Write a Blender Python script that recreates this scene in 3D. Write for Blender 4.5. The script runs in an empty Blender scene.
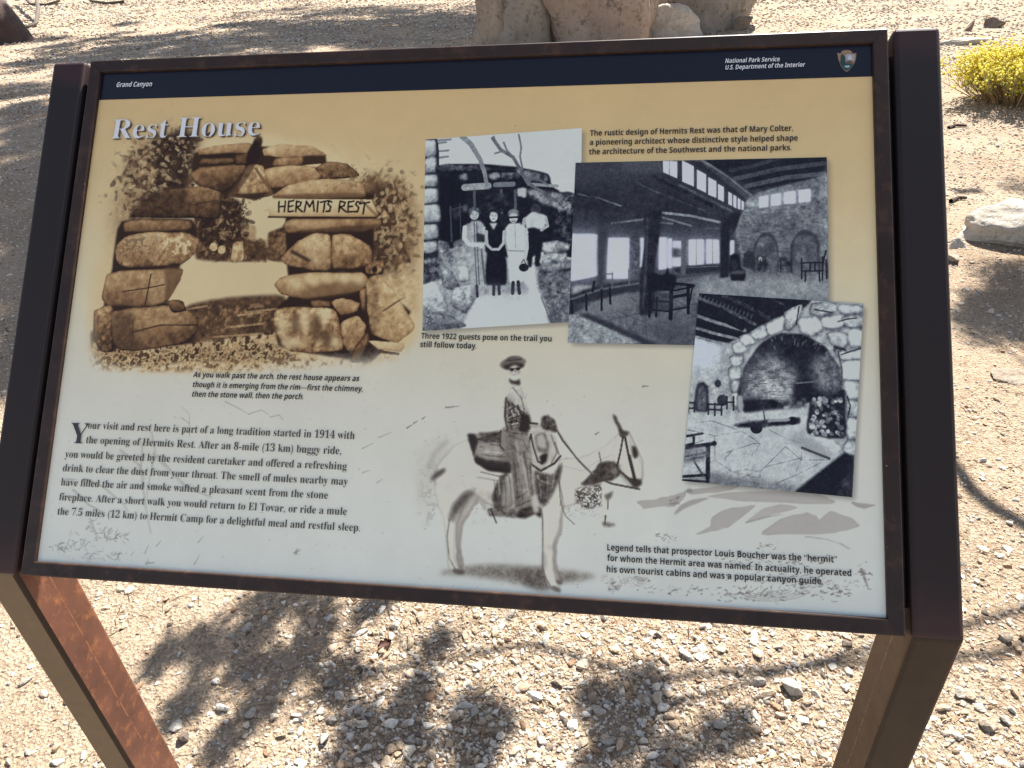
import bpy, bmesh, math, random
import numpy as np
from mathutils import Vector, Matrix

SC = bpy.context.scene
COL = SC.collection
RNG = np.random.default_rng(7)
random.seed(7)
R = math.radians

# ------------------------------------------------------------------ camera, sky, sun, exposure
TILT = R(49.0)            # slope of the exhibit panel
EDGE_Z = 0.80             # height of its lower edge
PW, PH = 0.94, 0.62805    # outer size of the panel frame
F_PX = 725.14
# pixel -> panel plane (metres from the lower left frame corner): the four frame corners seen in the photograph
def homography(src, dst):
    A = []
    for (x, y), (u, v) in zip(src, dst):
        A.append([x, y, 1, 0, 0, 0, -u*x, -u*y, -u]); A.append([0, 0, 0, x, y, 1, -v*x, -v*y, -v])
    return np.linalg.svd(np.array(A, float))[2][-1].reshape(3, 3)
def hmap(H, p):
    p = np.atleast_2d(np.asarray(p, float)); q = np.c_[p, np.ones(len(p))] @ H.T
    return q[:, :2] / q[:, 2:3]
CORNERS_PX = [(90.5, 60.5), (888, 28), (906, 637), (20, 575)]
CORNERS_UV = [(0, PH), (PW, PH), (PW, 0), (0, 0)]
H_UV2PX = homography(CORNERS_UV, CORNERS_PX)
H_PX2UV = homography(CORNERS_PX, CORNERS_UV)

Bm = np.diag([1/F_PX, 1/F_PX, 1.0]) @ np.array([[1, 0, -512], [0, 1, -384], [0, 0, 1.0]]) @ H_UV2PX
Bm /= np.linalg.norm(Bm[:, 0])
if Bm[2, 2] < 0: Bm = -Bm
_r1, _r2 = Bm[:, 0], Bm[:, 1]
_U, _S, _Vt = np.linalg.svd(np.stack([_r1, _r2, np.cross(_r1, _r2)], 1)); _Rp = _U @ _Vt
_r1, _r2, _r3 = _Rp.T
RW = np.stack([_r1, math.cos(TILT)*_r2 - math.sin(TILT)*_r3, math.sin(TILT)*_r2 + math.cos(TILT)*_r3], 1)
ORIGIN = np.array([-PW/2, 0, EDGE_Z])
CAM = ORIGIN - RW.T @ Bm[:, 2]
def ground_at(x, y, z=0.0):
    d = RW.T @ np.array([(x-512)/F_PX, (y-384)/F_PX, 1.0])
    return CAM + d*(z - CAM[2])/d[2]

cd = bpy.data.cameras.new('camera'); cam = bpy.data.objects.new('camera', cd); COL.objects.link(cam)
cd.sensor_width = 36; cd.sensor_fit = 'HORIZONTAL'; cd.lens = F_PX/1024*36; cd.clip_start = 0.02; cd.clip_end = 5000
M = Matrix.Identity(4)
for i, v in enumerate((RW[0], -RW[1], -RW[2])):
    for j in range(3): M[j][i] = v[j]
for j in range(3): M[j][3] = CAM[j]
cam.matrix_world = M
SC.camera = cam

SUN_EL, SUN_AZ = R(47.9), R(19.0)       # azimuth from +y towards +x
SUN = np.array([math.sin(SUN_AZ)*math.cos(SUN_EL), math.cos(SUN_AZ)*math.cos(SUN_EL), math.sin(SUN_EL)])
world = bpy.data.worlds.new('World'); SC.world = world; world.use_nodes = True
wn = world.node_tree; bg = wn.nodes['Background']
sky = wn.nodes.new('ShaderNodeTexSky'); sky.sky_type = 'NISHITA'; sky.sun_disc = False
sky.sun_elevation = SUN_EL; sky.sun_rotation = SUN_AZ; sky.altitude = 2000; sky.air_density = 1.0; sky.dust_density = 1.5
hs = wn.nodes.new('ShaderNodeHueSaturation'); hs.inputs['Saturation'].default_value = 0.62
wn.links.new(sky.outputs[0], hs.inputs['Color']); wn.links.new(hs.outputs[0], bg.inputs[0]); bg.inputs[1].default_value = 0.064
ld = bpy.data.lights.new('sun', 'SUN'); ld.energy = 5.0; ld.angle = R(0.53); ld.color = (1.0, 0.945, 0.87)
sun = bpy.data.objects.new('sun', ld); COL.objects.link(sun)
sun.rotation_euler = Vector(SUN).to_track_quat('Z', 'Y').to_euler()
SC.view_settings.view_transform = 'Standard'; SC.view_settings.look = 'None'
SC.view_settings.gamma = 1.0; SC.view_settings.use_curve_mapping = False
SC.view_settings.exposure = 1.78
SC.render.engine = 'CYCLES'
SC.cycles.max_bounces = 6; SC.cycles.use_denoising = True

# ------------------------------------------------------------------ helpers
def tag(o, label=None, cat=None, group=None, kind=None):
    for k, v in (('label', label), ('category', cat), ('group', group), ('kind', kind)):
        if v: o[k] = v
    return o
def empty(name, loc=(0, 0, 0)):
    o = bpy.data.objects.new(name, None); COL.objects.link(o); o.location = loc; o.empty_display_size = 0.1
    return o
def mesh_np(name, V, Fc, mat=None, parent=None, col=None, smooth=False, loc=None):
    """V (n,3), Fc (m,k) array with equal sided faces or list of faces"""
    me = bpy.data.meshes.new(name)
    V = np.asarray(V, np.float32)
    if isinstance(Fc, np.ndarray):
        m, k = Fc.shape
        me.vertices.add(len(V)); me.vertices.foreach_set('co', V.ravel())
        me.loops.add(m*k); me.loops.foreach_set('vertex_index', Fc.astype(np.int32).ravel())
        me.polygons.add(m); me.polygons.foreach_set('loop_start', np.arange(0, m*k, k, dtype=np.int32))
        me.update(calc_edges=True)
    else:
        me.from_pydata(V.tolist(), [], Fc); me.update()
    if col is not None:
        a = me.color_attributes.new('Col', 'FLOAT_COLOR', 'POINT')
        c = np.ones((len(V), 4), np.float32); c[:, :3] = col
        a.data.foreach_set('color', c.ravel())
    me.polygons.foreach_set('use_smooth', np.full(len(me.polygons), smooth))
    if mat: me.materials.append(mat)
    o = bpy.data.objects.new(name, me); COL.objects.link(o)
    if parent: o.parent = parent
    if loc is not None: o.location = loc
    return o
def bm_obj(name, bm, mat=None, parent=None, smooth=False, loc=None):
    me = bpy.data.meshes.new(name); bm.normal_update(); bm.to_mesh(me); bm.free()
    if mat: me.materials.append(mat)
    for p in me.polygons: p.use_smooth = smooth
    o = bpy.data.objects.new(name, me); COL.objects.link(o)
    if parent: o.parent = parent
    if loc is not None: o.location = loc
    return o
def lin(c):
    c = np.asarray(c, float)/255.0
    return np.where(c <= 0.04045, c/12.92, ((c+0.055)/1.055)**2.4)

# value noise on numpy arrays
_perm = np.random.default_rng(3).random((64, 64, 64)).astype(np.float32)
def vnoise(P):
    P = np.asarray(P, float); i = np.floor(P).astype(int); f = P - i; f = f*f*(3-2*f)
    out = 0
    for dx in (0, 1):
        for dy in (0, 1):
            for dz in (0, 1):
                w = (f[..., 0] if dx else 1-f[..., 0])*(f[..., 1] if dy else 1-f[..., 1])*(f[..., 2] if dz else 1-f[..., 2])
                out = out + w*_perm[(i[..., 0]+dx) % 64, (i[..., 1]+dy) % 64, (i[..., 2]+dz) % 64]
    return out
def fbm(P, oct=4, gain=0.5):
    P = np.asarray(P, float); s = 0; a = 1; t = 0
    for k in range(oct):
        s = s + a*vnoise(P*2**k + 17.3*k); t += a; a *= gain
    return s/t

# ------------------------------------------------------------------ materials
def mat_new(name):
    m = bpy.data.materials.new(name); m.use_nodes = True
    nt = m.node_tree; return m, nt, nt.nodes['Principled BSDF']
def ramp(nt, fac, stops):
    r = nt.nodes.new('ShaderNodeValToRGB'); e = r.color_ramp.elements
    while len(e) < len(stops): e.new(0.5)
    for el, (p, c) in zip(e, stops): el.position = p; el.color = (*c, 1)
    nt.links.new(fac, r.inputs[0]); return r.outputs[0]
def noise(nt, scale, detail=4, rough=0.6, vec=None):
    n = nt.nodes.new('ShaderNodeTexNoise'); n.inputs['Scale'].default_value = scale
    n.inputs['Detail'].default_value = detail; n.inputs['Roughness'].default_value = rough
    if vec is not None: nt.links.new(vec, n.inputs['Vector'])
    return n.outputs[0]
def mixc(nt, fac, a, b, mode='MIX'):
    n = nt.nodes.new('ShaderNodeMix'); n.data_type = 'RGBA'; n.blend_type = mode
    for sock, v in ((n.inputs[0], fac), (n.inputs[6], a), (n.inputs[7], b)):
        if hasattr(v, 'links'): nt.links.new(v, sock)
        elif isinstance(v, (int, float)): sock.default_value = v
        else: sock.default_value = (*v, 1)
    return n.outputs[2]
def bump(nt, h, strength, dist=0.01, prev=None):
    b = nt.nodes.new('ShaderNodeBump'); b.inputs['Strength'].default_value = strength; b.inputs['Distance'].default_value = dist
    nt.links.new(h, b.inputs['Height'])
    if prev is not None: nt.links.new(prev, b.inputs['Normal'])
    return b.outputs[0]
def objco(nt):
    return nt.nodes.new('ShaderNodeTexCoord').outputs['Object']

def mat_print(name, rough=0.28):
    m, nt, p = mat_new(name)
    a = nt.nodes.new('ShaderNodeVertexColor'); a.layer_name = 'Col'
    co = objco(nt)
    dust = ramp(nt, noise(nt, 9, 5, 0.65, co), [(0.35, (0.93, 0.93, 0.93)), (0.7, (1, 1, 1))])
    nt.links.new(mixc(nt, 1.0, a.outputs[0], dust, 'MULTIPLY'), p.inputs['Base Color'])
    rr = nt.nodes.new('ShaderNodeMapRange'); nt.links.new(noise(nt, 14, 4, 0.6, co), rr.inputs[0])
    rr.inputs[3].default_value = rough-0.08; rr.inputs[4].default_value = rough+0.12
    nt.links.new(rr.outputs[0], p.inputs['Roughness'])
    p.inputs['Specular IOR Level'].default_value = 0.4
    return m
def mat_ink(name, c, rough=0.35):
    m, nt, p = mat_new(name); p.inputs['Base Color'].default_value = (*c, 1); p.inputs['Roughness'].default_value = rough
    return m
def mat_steel(name, c0, c1, rust, rough, streak=True):
    m, nt, p = mat_new(name)
    g = nt.nodes.new('ShaderNodeNewGeometry'); pos = g.outputs['Position']
    base = ramp(nt, noise(nt, 16, 5, 0.62, pos), [(0.3, c0), (0.7, c1)])
    spot = ramp(nt, noise(nt, 55, 6, 0.7, pos), [(0.52, (0, 0, 0)), (0.70, (1, 1, 1))])
    base = mixc(nt, spot, base, rust)
    fleck = nt.nodes.new('ShaderNodeTexVoronoi'); fleck.inputs['Scale'].default_value = 90; nt.links.new(pos, fleck.inputs['Vector'])
    fl = ramp(nt, fleck.outputs['Distance'], [(0.04, (1, 1, 1)), (0.07, (0, 0, 0))])
    n2 = ramp(nt, noise(nt, 30, 2, 0.5, pos), [(0.6, (0, 0, 0)), (0.64, (1, 1, 1))])
    base = mixc(nt, mixc(nt, 1.0, fl, n2, 'MULTIPLY'), base, (0.35, 0.3, 0.27))
    nt.links.new(base, p.inputs['Base Color'])
    rr = nt.nodes.new('ShaderNodeMapRange'); nt.links.new(noise(nt, 25, 5, 0.7, pos), rr.inputs[0])
    rr.inputs[3].default_value = rough-0.12; rr.inputs[4].default_value = rough+0.18
    nt.links.new(rr.outputs[0], p.inputs['Roughness'])
    nt.links.new(bump(nt, noise(nt, 420, 3, 0.6, pos), 0.03, 0.001), p.inputs['Normal'])
    return m, nt, p, base, pos

def mat_vcol_rock(name, rough=0.9, bumpscale=260, strength=0.5):
    m, nt, p = mat_new(name)
    a = nt.nodes.new('ShaderNodeVertexColor'); a.layer_name = 'Col'
    g = nt.nodes.new('ShaderNodeNewGeometry')
    v = ramp(nt, noise(nt, 120, 5, 0.7, g.outputs['Position']), [(0.25, (0.62, 0.6, 0.58)), (0.75, (1.2, 1.2, 1.2))])
    nt.links.new(mixc(nt, 1.0, a.outputs[0], v, 'MULTIPLY'), p.inputs['Base Color'])
    p.inputs['Roughness'].default_value = rough; p.inputs['Specular IOR Level'].default_value = 0.25
    nt.links.new(bump(nt, noise(nt, bumpscale, 4, 0.6, g.outputs['Position']), strength, 0.004), p.inputs['Normal'])
    return m
def mat_boulder(name, c0, c1, lichen, scale=1.0):
    m, nt, p = mat_new(name)
    co = objco(nt)
    b = ramp(nt, noise(nt, 2.2*scale, 6, 0.65, co), [(0.3, c0), (0.68, c1)])
    pits = ramp(nt, noise(nt, 16*scale, 5, 0.75, co), [(0.3, (0.5, 0.46, 0.42)), (0.47, (1, 1, 1))])
    b = mixc(nt, 1.0, b, pits, 'MULTIPLY')
    l = ramp(nt, noise(nt, 5*scale, 6, 0.75, co), [(0.56, (0, 0, 0)), (0.66, (1, 1, 1))])
    b = mixc(nt, l, b, lichen)
    nt.links.new(b, p.inputs['Base Color']); p.inputs['Roughness'].default_value = 0.92; p.inputs['Specular IOR Level'].default_value = 0.2
    n1 = bump(nt, noise(nt, 9*scale, 8, 0.7, co), 0.8, 0.05/scale)
    nt.links.new(bump(nt, noise(nt, 45*scale, 5, 0.65, co), 0.7, 0.012/scale, n1), p.inputs['Normal'])
    return m
def mat_leaf(name, c0, c1, trans=0.25):
    m, nt, p = mat_new(name)
    g = nt.nodes.new('ShaderNodeNewGeometry')
    nt.links.new(ramp(nt, g.outputs['Random Per Island'], [(0.0, c0), (1.0, c1)]), p.inputs['Base Color'])
    p.inputs['Roughness'].default_value = 0.55
    p.inputs['Transmission Weight'].default_value = 0.0
    if trans:
        t = nt.nodes.new('ShaderNodeBsdfTranslucent'); t.inputs[0].default_value = (*[min(1, x*1.6) for x in c1], 1)
        mx = nt.nodes.new('ShaderNodeMixShader'); mx.inputs[0].default_value = trans
        out = nt.nodes['Material Output']
        nt.links.new(p.outputs[0], mx.inputs[1]); nt.links.new(t.outputs[0], mx.inputs[2]); nt.links.new(mx.outputs[0], out.inputs[0])
    return m
def mat_bark(name, c0, c1):
    m, nt, p = mat_new(name)
    g = nt.nodes.new('ShaderNodeNewGeometry'); mp = nt.nodes.new('ShaderNodeMapping'); mp.inputs['Scale'].default_value = (1, 1, 0.18)
    nt.links.new(g.outputs['Position'], mp.inputs[0])
    n = noise(nt, 30, 7, 0.7, mp.outputs[0])
    nt.links.new(ramp(nt, n, [(0.3, c0), (0.7, c1)]), p.inputs['Base Color']); p.inputs['Roughness'].default_value = 0.85
    nt.links.new(bump(nt, n, 0.9, 0.03), p.inputs['Normal'])
    return m

def mat_ground():
    m, nt, p = mat_new('gravelly soil')
    g = nt.nodes.new('ShaderNodeNewGeometry'); pos = g.outputs['Position']
    b = ramp(nt, noise(nt, 1.3, 6, 0.6, pos), [(0.3, (0.32, 0.24, 0.17)), (0.7, (0.46, 0.365, 0.27))])
    vo = nt.nodes.new('ShaderNodeTexVoronoi'); vo.inputs['Scale'].default_value = 130; nt.links.new(pos, vo.inputs['Vector'])
    grit = ramp(nt, vo.outputs['Color'], [(0.0, (0.48, 0.44, 0.4)), (0.35, (0.85, 0.83, 0.8)), (0.75, (1.05, 1.04, 1.02)), (1.0, (1.45, 1.45, 1.42))])
    b = mixc(nt, 0.75, b, grit, 'MULTIPLY')
    fine = ramp(nt, noise(nt, 400, 4, 0.7, pos), [(0.3, (0.72, 0.7, 0.67)), (0.7, (1.2, 1.2, 1.2))])
    b = mixc(nt, 0.8, b, fine, 'MULTIPLY')
    litter = ramp(nt, noise(nt, 7, 7, 0.72, pos), [(0.55, (0, 0, 0)), (0.75, (1, 1, 1))])
    lf = nt.nodes.new('ShaderNodeMath'); lf.operation = 'MULTIPLY'; nt.links.new(litter, lf.inputs[0]); lf.inputs[1].default_value = 0.65
    b = mixc(nt, lf.outputs[0], b, (0.19, 0.125, 0.08))
    nt.links.new(b, p.inputs['Base Color']); p.inputs['Roughness'].default_value = 0.95; p.inputs['Specular IOR Level'].default_value = 0.15
    h1 = bump(nt, noise(nt, 28, 6, 0.7, pos), 0.7, 0.03)
    h2 = bump(nt, vo.outputs['Distance'], 0.9, 0.006, h1)
    nt.links.new(bump(nt, noise(nt, 260, 4, 0.7, pos), 0.8, 0.004, h2), p.inputs['Normal'])
    return m

# ------------------------------------------------------------------ ground
def ground_z(x, y):
    x = np.asarray(x, float); y = np.asarray(y, float)
    P = np.stack([x*1.7, y*1.7, np.zeros_like(x)], -1)
    Q = np.stack([x*0.25, y*0.25, np.zeros_like(x)+5], -1)
    return (fbm(P, 3)-0.5)*0.035 + (fbm(Q, 2)-0.5)*0.10
def axis(lo, hi, fine_lo, fine_hi, step):
    f = list(np.arange(fine_lo, fine_hi, step)); a = []; x = fine_lo; s = step
    while x > lo: s *= 1.18; x -= s; a.append(x)
    b = []; x = f[-1]; s = step
    while x < hi: s *= 1.18; x += s; b.append(x)
    return np.array(a[::-1]+f+b)
def grid_faces(nx, ny):
    i = np.arange(nx*ny).reshape(ny, nx)
    return np.stack([i[:-1, :-1], i[:-1, 1:], i[1:, 1:], i[1:, :-1]], -1).reshape(-1, 4)
xs = axis(-900, 900, -4.0, 4.5, 0.05); ys = axis(-900, 900, -1.0, 7.5, 0.05)
X, Y = np.meshgrid(xs, ys)
GM = mat_ground()
tag(mesh_np('ground', np.stack([X, Y, ground_z(X, Y)], -1).reshape(-1, 3), grid_faces(len(xs), len(ys)), GM, smooth=True), kind='structure')

# ------------------------------------------------------------------ rocks
def ico(sub):
    bm = bmesh.new(); bmesh.ops.create_icosphere(bm, subdivisions=sub, radius=1)
    V = np.array([v.co[:] for v in bm.verts]); Fc = np.array([[v.index for v in f.verts] for f in bm.faces]); bm.free()
    return V, Fc
ICO = {k: ico(k) for k in (1, 2, 5)}
def rock_shape(rng, sub, planes=12, soft=0.0, rough=0.0, freq=2.0, blocky=0):
    D, Fc = ICO[sub]; D = D/np.linalg.norm(D, axis=1, keepdims=True)
    n = rng.normal(size=(planes, 3)); n /= np.linalg.norm(n, axis=1, keepdims=True)
    d = rng.uniform(0.55, 1.0, planes)
    q = (D @ n.T)/d                      # 1/r per plane
    if soft: r = 1/np.maximum((np.maximum(q, 0.02)**(1/soft)).sum(1)**soft, 0.3)
    else: r = 1/np.maximum(q.max(1), 0.75)
    V = D*r[:, None]
    if blocky:
        q2 = (D @ n.T)/rng.uniform(0.78, 1.15, planes); sup = (np.abs(D)**3.6).sum(1)**(1/3.6)
        V = D/(((np.maximum(q2, 0.02)**10).sum(1)+sup**10)**0.1)[:, None]
    if rough:
        s = rng.uniform(0, 50, 3)
        V = V*(1 + rough*(fbm(D*freq+s, 5, 0.55)-0.5) + (0.25*(np.abs(fbm(D*1.3+s+9, 4, 0.5)-0.5)**0.7-0.2) if blocky else 0))[:, None]
    return V, Fc
def rock(name, center, size, label, mat, seed, rotz=0.0, sink=0.25, group=None, cat='rock', rough=0.35, planes=11, blocky=0):
    rng = np.random.default_rng(seed)
    V, Fc = rock_shape(rng, 5, planes, 0.09, rough, 2.2, blocky)
    V = V/np.abs(V).max(0); zn = np.minimum(V[:, 2], 0); V[:, :2] *= ((1-0.92*zn*zn)**-0.38)[:, None]; V = V/np.abs(V).max(0)*np.array(size)/2
    c, s = math.cos(rotz), math.sin(rotz); V = V @ np.array([[c, s, 0], [-s, c, 0], [0, 0, 1]])
    z = float(ground_z(center[0], center[1]))
    return tag(mesh_np(name, V, Fc, mat, smooth=True, loc=(center[0], center[1], z + size[2]*(0.5-sink))), label, cat, group)
PEB_COLS = np.array([[.55, .49, .40], [.60, .56, .49], [.46, .37, .275], [.40, .305, .215], [.31, .285, .25], [.32, .20, .125], [.60, .56, .51], [.14, .11, .09], [.47, .36, .245]])
PEB_P = np.array([.18, .15, .18, .13, .10, .05, .08, .03, .10]); PEB_P /= PEB_P.sum()
MAT_PEB = mat_vcol_rock('loose stones')

def pebbles():
    rng = np.random.default_rng(21)
    fx, fy = CAM[0], CAM[1]
    view = RW[2, :2]/np.linalg.norm(RW[2, :2]); va = math.atan2(view[1], view[0])
    N = 300000
    r = np.exp(rng.uniform(math.log(0.55), math.log(42), N)); a = va + rng.uniform(-0.95, 0.95, N)
    x = fx + r*np.cos(a); y = fy + r*np.sin(a)
    keep = (fbm(np.stack([x*2.1, y*2.1, np.zeros(N)+9], -1), 3) + 0.5*rng.random(N)) > 0.62
    keep &= ~((x < -0.45) & (y < 1.2) & (rng.random(N) < 0.6))
    x, y, r = x[keep], y[keep], r[keep]; n = len(x)
    s = np.exp(rng.normal(math.log(0.0022), 0.62, n)); s = np.clip(s, 0.0012, 0.012)
    s = np.maximum(s, 0.0011*r) * np.where(r > 3, 1.15, 1)
    z = ground_z(x, y)
    forms = [rock_shape(rng, 1 if k < 10 else 2, 9) for k in range(14)]
    Vs, Fs, Cs = [], [], []; off = 0
    kind = rng.integers(0, 10, n); big = s > 0.009; kind[big] = rng.integers(10, 14, big.sum())
    for k in range(14):
        idx = np.where(kind == k)[0]
        if not len(idx): continue
        V, Fc = forms[k]; m = len(idx)
        sc = s[idx, None]*rng.uniform([0.8, 0.6, 0.35], [1.5, 1.1, 0.8], (m, 3))
        th = rng.uniform(0, 2*math.pi, m); tx = rng.normal(0, 0.35, m)
        P = V[None]*sc[:, None, :]
        cy, sy = np.cos(tx)[:, None], np.sin(tx)[:, None]
        P = np.stack([P[..., 0], cy*P[..., 1]-sy*P[..., 2], sy*P[..., 1]+cy*P[..., 2]], -1)
        c, sn = np.cos(th)[:, None], np.sin(th)[:, None]
        P = np.stack([c*P[..., 0]-sn*P[..., 1], sn*P[..., 0]+c*P[..., 1], P[..., 2]], -1)
        P += np.stack([x[idx], y[idx], z[idx]+sc[:, 2]*0.35], -1)[:, None, :]
        Vs.append(P.reshape(-1, 3)); Fs.append((Fc[None]+(off+np.arange(m)*len(V))[:, None, None]).reshape(-1, 3)); off += m*len(V)
        c0 = PEB_COLS[rng.choice(len(PEB_COLS), m, p=PEB_P)]*rng.uniform(0.75, 1.12, (m, 1))
        Cs.append(np.repeat(c0, len(V), 0))
    tag(mesh_np('gravel', np.concatenate(Vs), np.concatenate(Fs), MAT_PEB, col=np.concatenate(Cs)),
        'loose tan and white limestone gravel strewn over the soil', 'gravel', kind='stuff')
pebbles()

# dry needles and twigs, as litter
def litter():
    rng = np.random.default_rng(5); N = 9000
    r = np.exp(rng.uniform(math.log(0.6), math.log(6), N)); va = math.atan2(RW[2, 1], RW[2, 0]); a = va+rng.uniform(-0.9, 0.9, N)
    x = CAM[0]+r*np.cos(a); y = CAM[1]+r*np.sin(a)
    keep = fbm(np.stack([x*1.6, y*1.6, np.zeros(N)+31], -1), 3)+0.2*rng.random(N) > 0.6
    x, y = x[keep], y[keep]; n = len(x)
    L = rng.uniform(0.008, 0.045, n); w = rng.uniform(0.0004, 0.0011, n); th = rng.uniform(0, math.pi, n)
    z = ground_z(x, y)+rng.uniform(0.001, 0.006, n)
    d = np.stack([np.cos(th), np.sin(th), rng.normal(0, 0.12, n)], -1); p = np.stack([-np.sin(th), np.cos(th), np.zeros(n)], -1)
    c = np.stack([x, y, z], -1); u = np.array([0, 0, 1.0])
    A = c-d*L[:, None]/2; B = c+d*L[:, None]/2
    ring = [p*w[:, None], -0.5*p*w[:, None]+u*w[:, None]*0.9, -0.5*p*w[:, None]-u*w[:, None]*0.9]
    V = np.stack([A+q for q in ring]+[B+q for q in ring], 1).reshape(-1, 3)
    base = np.array([[0, 1, 4, 3], [1, 2, 5, 4], [2, 0, 3, 5]])
    Fc = (base[None]+(np.arange(n)*6)[:, None, None]).reshape(-1, 4)
    col = np.array([[.42, .30, .17], [.5, .40, .26], [.2, .13, .08], [.3, .2, .12]])[rng.integers(0, 4, n)]
    tag(mesh_np('needle_litter', V, Fc, MAT_PEB, col=np.repeat(col, 6, 0)), 'dry tan needles and straw scattered among the gravel', 'litter', kind='stuff')
litter()

# ------------------------------------------------------------------ the exhibit: posts, frame, panel
PN = np.array([0, -math.sin(TILT), math.cos(TILT)]); PU = np.array([0, math.cos(TILT), math.sin(TILT)]); PX = np.array([1.0, 0, 0])
PANEL_M = Matrix(((1, 0, 0, ORIGIN[0]), (0, PU[1], PN[1], ORIGIN[1]), (0, PU[2], PN[2], ORIGIN[2]), (0, 0, 0, 1)))
PANEL_DEPTH = -0.0045
def px2uv(p, depth=PANEL_DEPTH):
    p = np.atleast_2d(np.asarray(p, float))
    d = np.c_[(p[:, 0]-512)/F_PX, (p[:, 1]-384)/F_PX, np.ones(len(p))] @ RW
    O = ORIGIN + PN*depth
    t = ((O-CAM) @ PN)/(d @ PN)
    P = CAM + d*t[:, None] - O
    return np.c_[P @ PX, P @ PU]

STEEL_LEG, nt, p, base, pos = mat_steel('weathered brown steel', (0.085, 0.038, 0.026), (0.165, 0.070, 0.044), (0.28, 0.115, 0.05), 0.5)
p.inputs['Specular IOR Level'].default_value = 0.3
# posts carry a darker, smooth bronze coat on the sloping arm and bare rust-brown on the leg; a worn reddish patch at each end of the arm
sep = nt.nodes.new('ShaderNodeSeparateXYZ'); uvn = nt.nodes.new('ShaderNodeVertexColor'); uvn.layer_name = 'Col'
sepc = nt.nodes.new('ShaderNodeSeparateColor'); nt.links.new(uvn.outputs[0], sepc.inputs[0])
def math_node(nt, op, a, b):
    n = nt.nodes.new('ShaderNodeMath'); n.operation = op
    for s, v in ((n.inputs[0], a), (n.inputs[1], b)):
        if hasattr(v, 'links'): nt.links.new(v, s)
        else: s.default_value = v
    return n.outputs[0]
wob = math_node(nt, 'MULTIPLY', math_node(nt, 'SUBTRACT', noise(nt, 30, 7, 0.75, pos), 0.5), 0.06)
v_arm = math_node(nt, 'ADD', sepc.outputs[0], wob)                      # metres along the arm
mr = nt.nodes.new('ShaderNodeMapRange'); nt.links.new(v_arm, mr.inputs[0]); mr.inputs[1].default_value = 0.0; mr.inputs[2].default_value = 1.0
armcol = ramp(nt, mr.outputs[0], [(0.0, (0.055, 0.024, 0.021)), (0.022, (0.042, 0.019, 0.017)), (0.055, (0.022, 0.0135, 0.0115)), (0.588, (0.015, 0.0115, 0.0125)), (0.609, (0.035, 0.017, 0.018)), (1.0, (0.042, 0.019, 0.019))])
front_l = mixc(nt, noise(nt, 60, 5, 0.7, pos), (0.11, 0.08, 0.05), (0.175, 0.13, 0.08))     # left leg front, khaki glow of the sunlit ground painted into the colour
front_r = mixc(nt, noise(nt, 60, 5, 0.7, pos), (0.013, 0.0085, 0.007), (0.028, 0.017, 0.012))    # right leg front, darkened in colour for a standing figure's reflection
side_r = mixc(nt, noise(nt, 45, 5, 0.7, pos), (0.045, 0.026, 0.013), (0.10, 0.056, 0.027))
attr = nt.nodes.new('ShaderNodeAttribute'); attr.attribute_name = 'tint'  # per-face tone code; some of the tones hold painted reflections
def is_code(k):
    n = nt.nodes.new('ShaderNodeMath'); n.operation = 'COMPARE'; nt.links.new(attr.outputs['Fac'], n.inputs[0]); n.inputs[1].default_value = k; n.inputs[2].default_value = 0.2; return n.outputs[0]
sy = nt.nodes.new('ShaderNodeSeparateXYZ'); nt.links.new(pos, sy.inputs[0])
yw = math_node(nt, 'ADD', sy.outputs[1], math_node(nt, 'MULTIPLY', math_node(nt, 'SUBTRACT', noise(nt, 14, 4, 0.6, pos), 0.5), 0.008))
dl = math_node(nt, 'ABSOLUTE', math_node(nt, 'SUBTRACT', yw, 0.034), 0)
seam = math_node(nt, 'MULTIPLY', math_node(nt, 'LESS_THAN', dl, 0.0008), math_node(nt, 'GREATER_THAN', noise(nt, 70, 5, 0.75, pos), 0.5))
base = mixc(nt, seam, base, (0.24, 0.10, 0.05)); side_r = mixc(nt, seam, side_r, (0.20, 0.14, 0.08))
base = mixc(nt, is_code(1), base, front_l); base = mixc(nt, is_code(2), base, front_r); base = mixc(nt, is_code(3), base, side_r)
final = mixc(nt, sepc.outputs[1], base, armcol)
nt.links.new(final, p.inputs['Base Color'])
STEEL_FRAME, _, p, *_ = mat_steel('dark bronze frame coat', (0.021, 0.0125, 0.0095), (0.040, 0.023, 0.017), (0.075, 0.038, 0.024), 0.38)
p.inputs['Specular IOR Level'].default_value = 0.3
BACK, *_ = mat_steel('dark back plate', (0.02, 0.018, 0.018), (0.03, 0.026, 0.026), (0.06, 0.035, 0.025), 0.5)

exhibit = empty('wayside_exhibit', (0, 0, 0))
tag(exhibit, 'slanted information panel about a rest house in a dark steel frame on two posts', 'information sign')

def bevelled(bm, w, seg=2):
    bmesh.ops.recalc_face_normals(bm, faces=bm.faces)
    bmesh.ops.bevel(bm, geom=[e for e in bm.edges], offset=w, segments=seg, profile=0.5, affect='EDGES', clamp_overlap=True)

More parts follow.
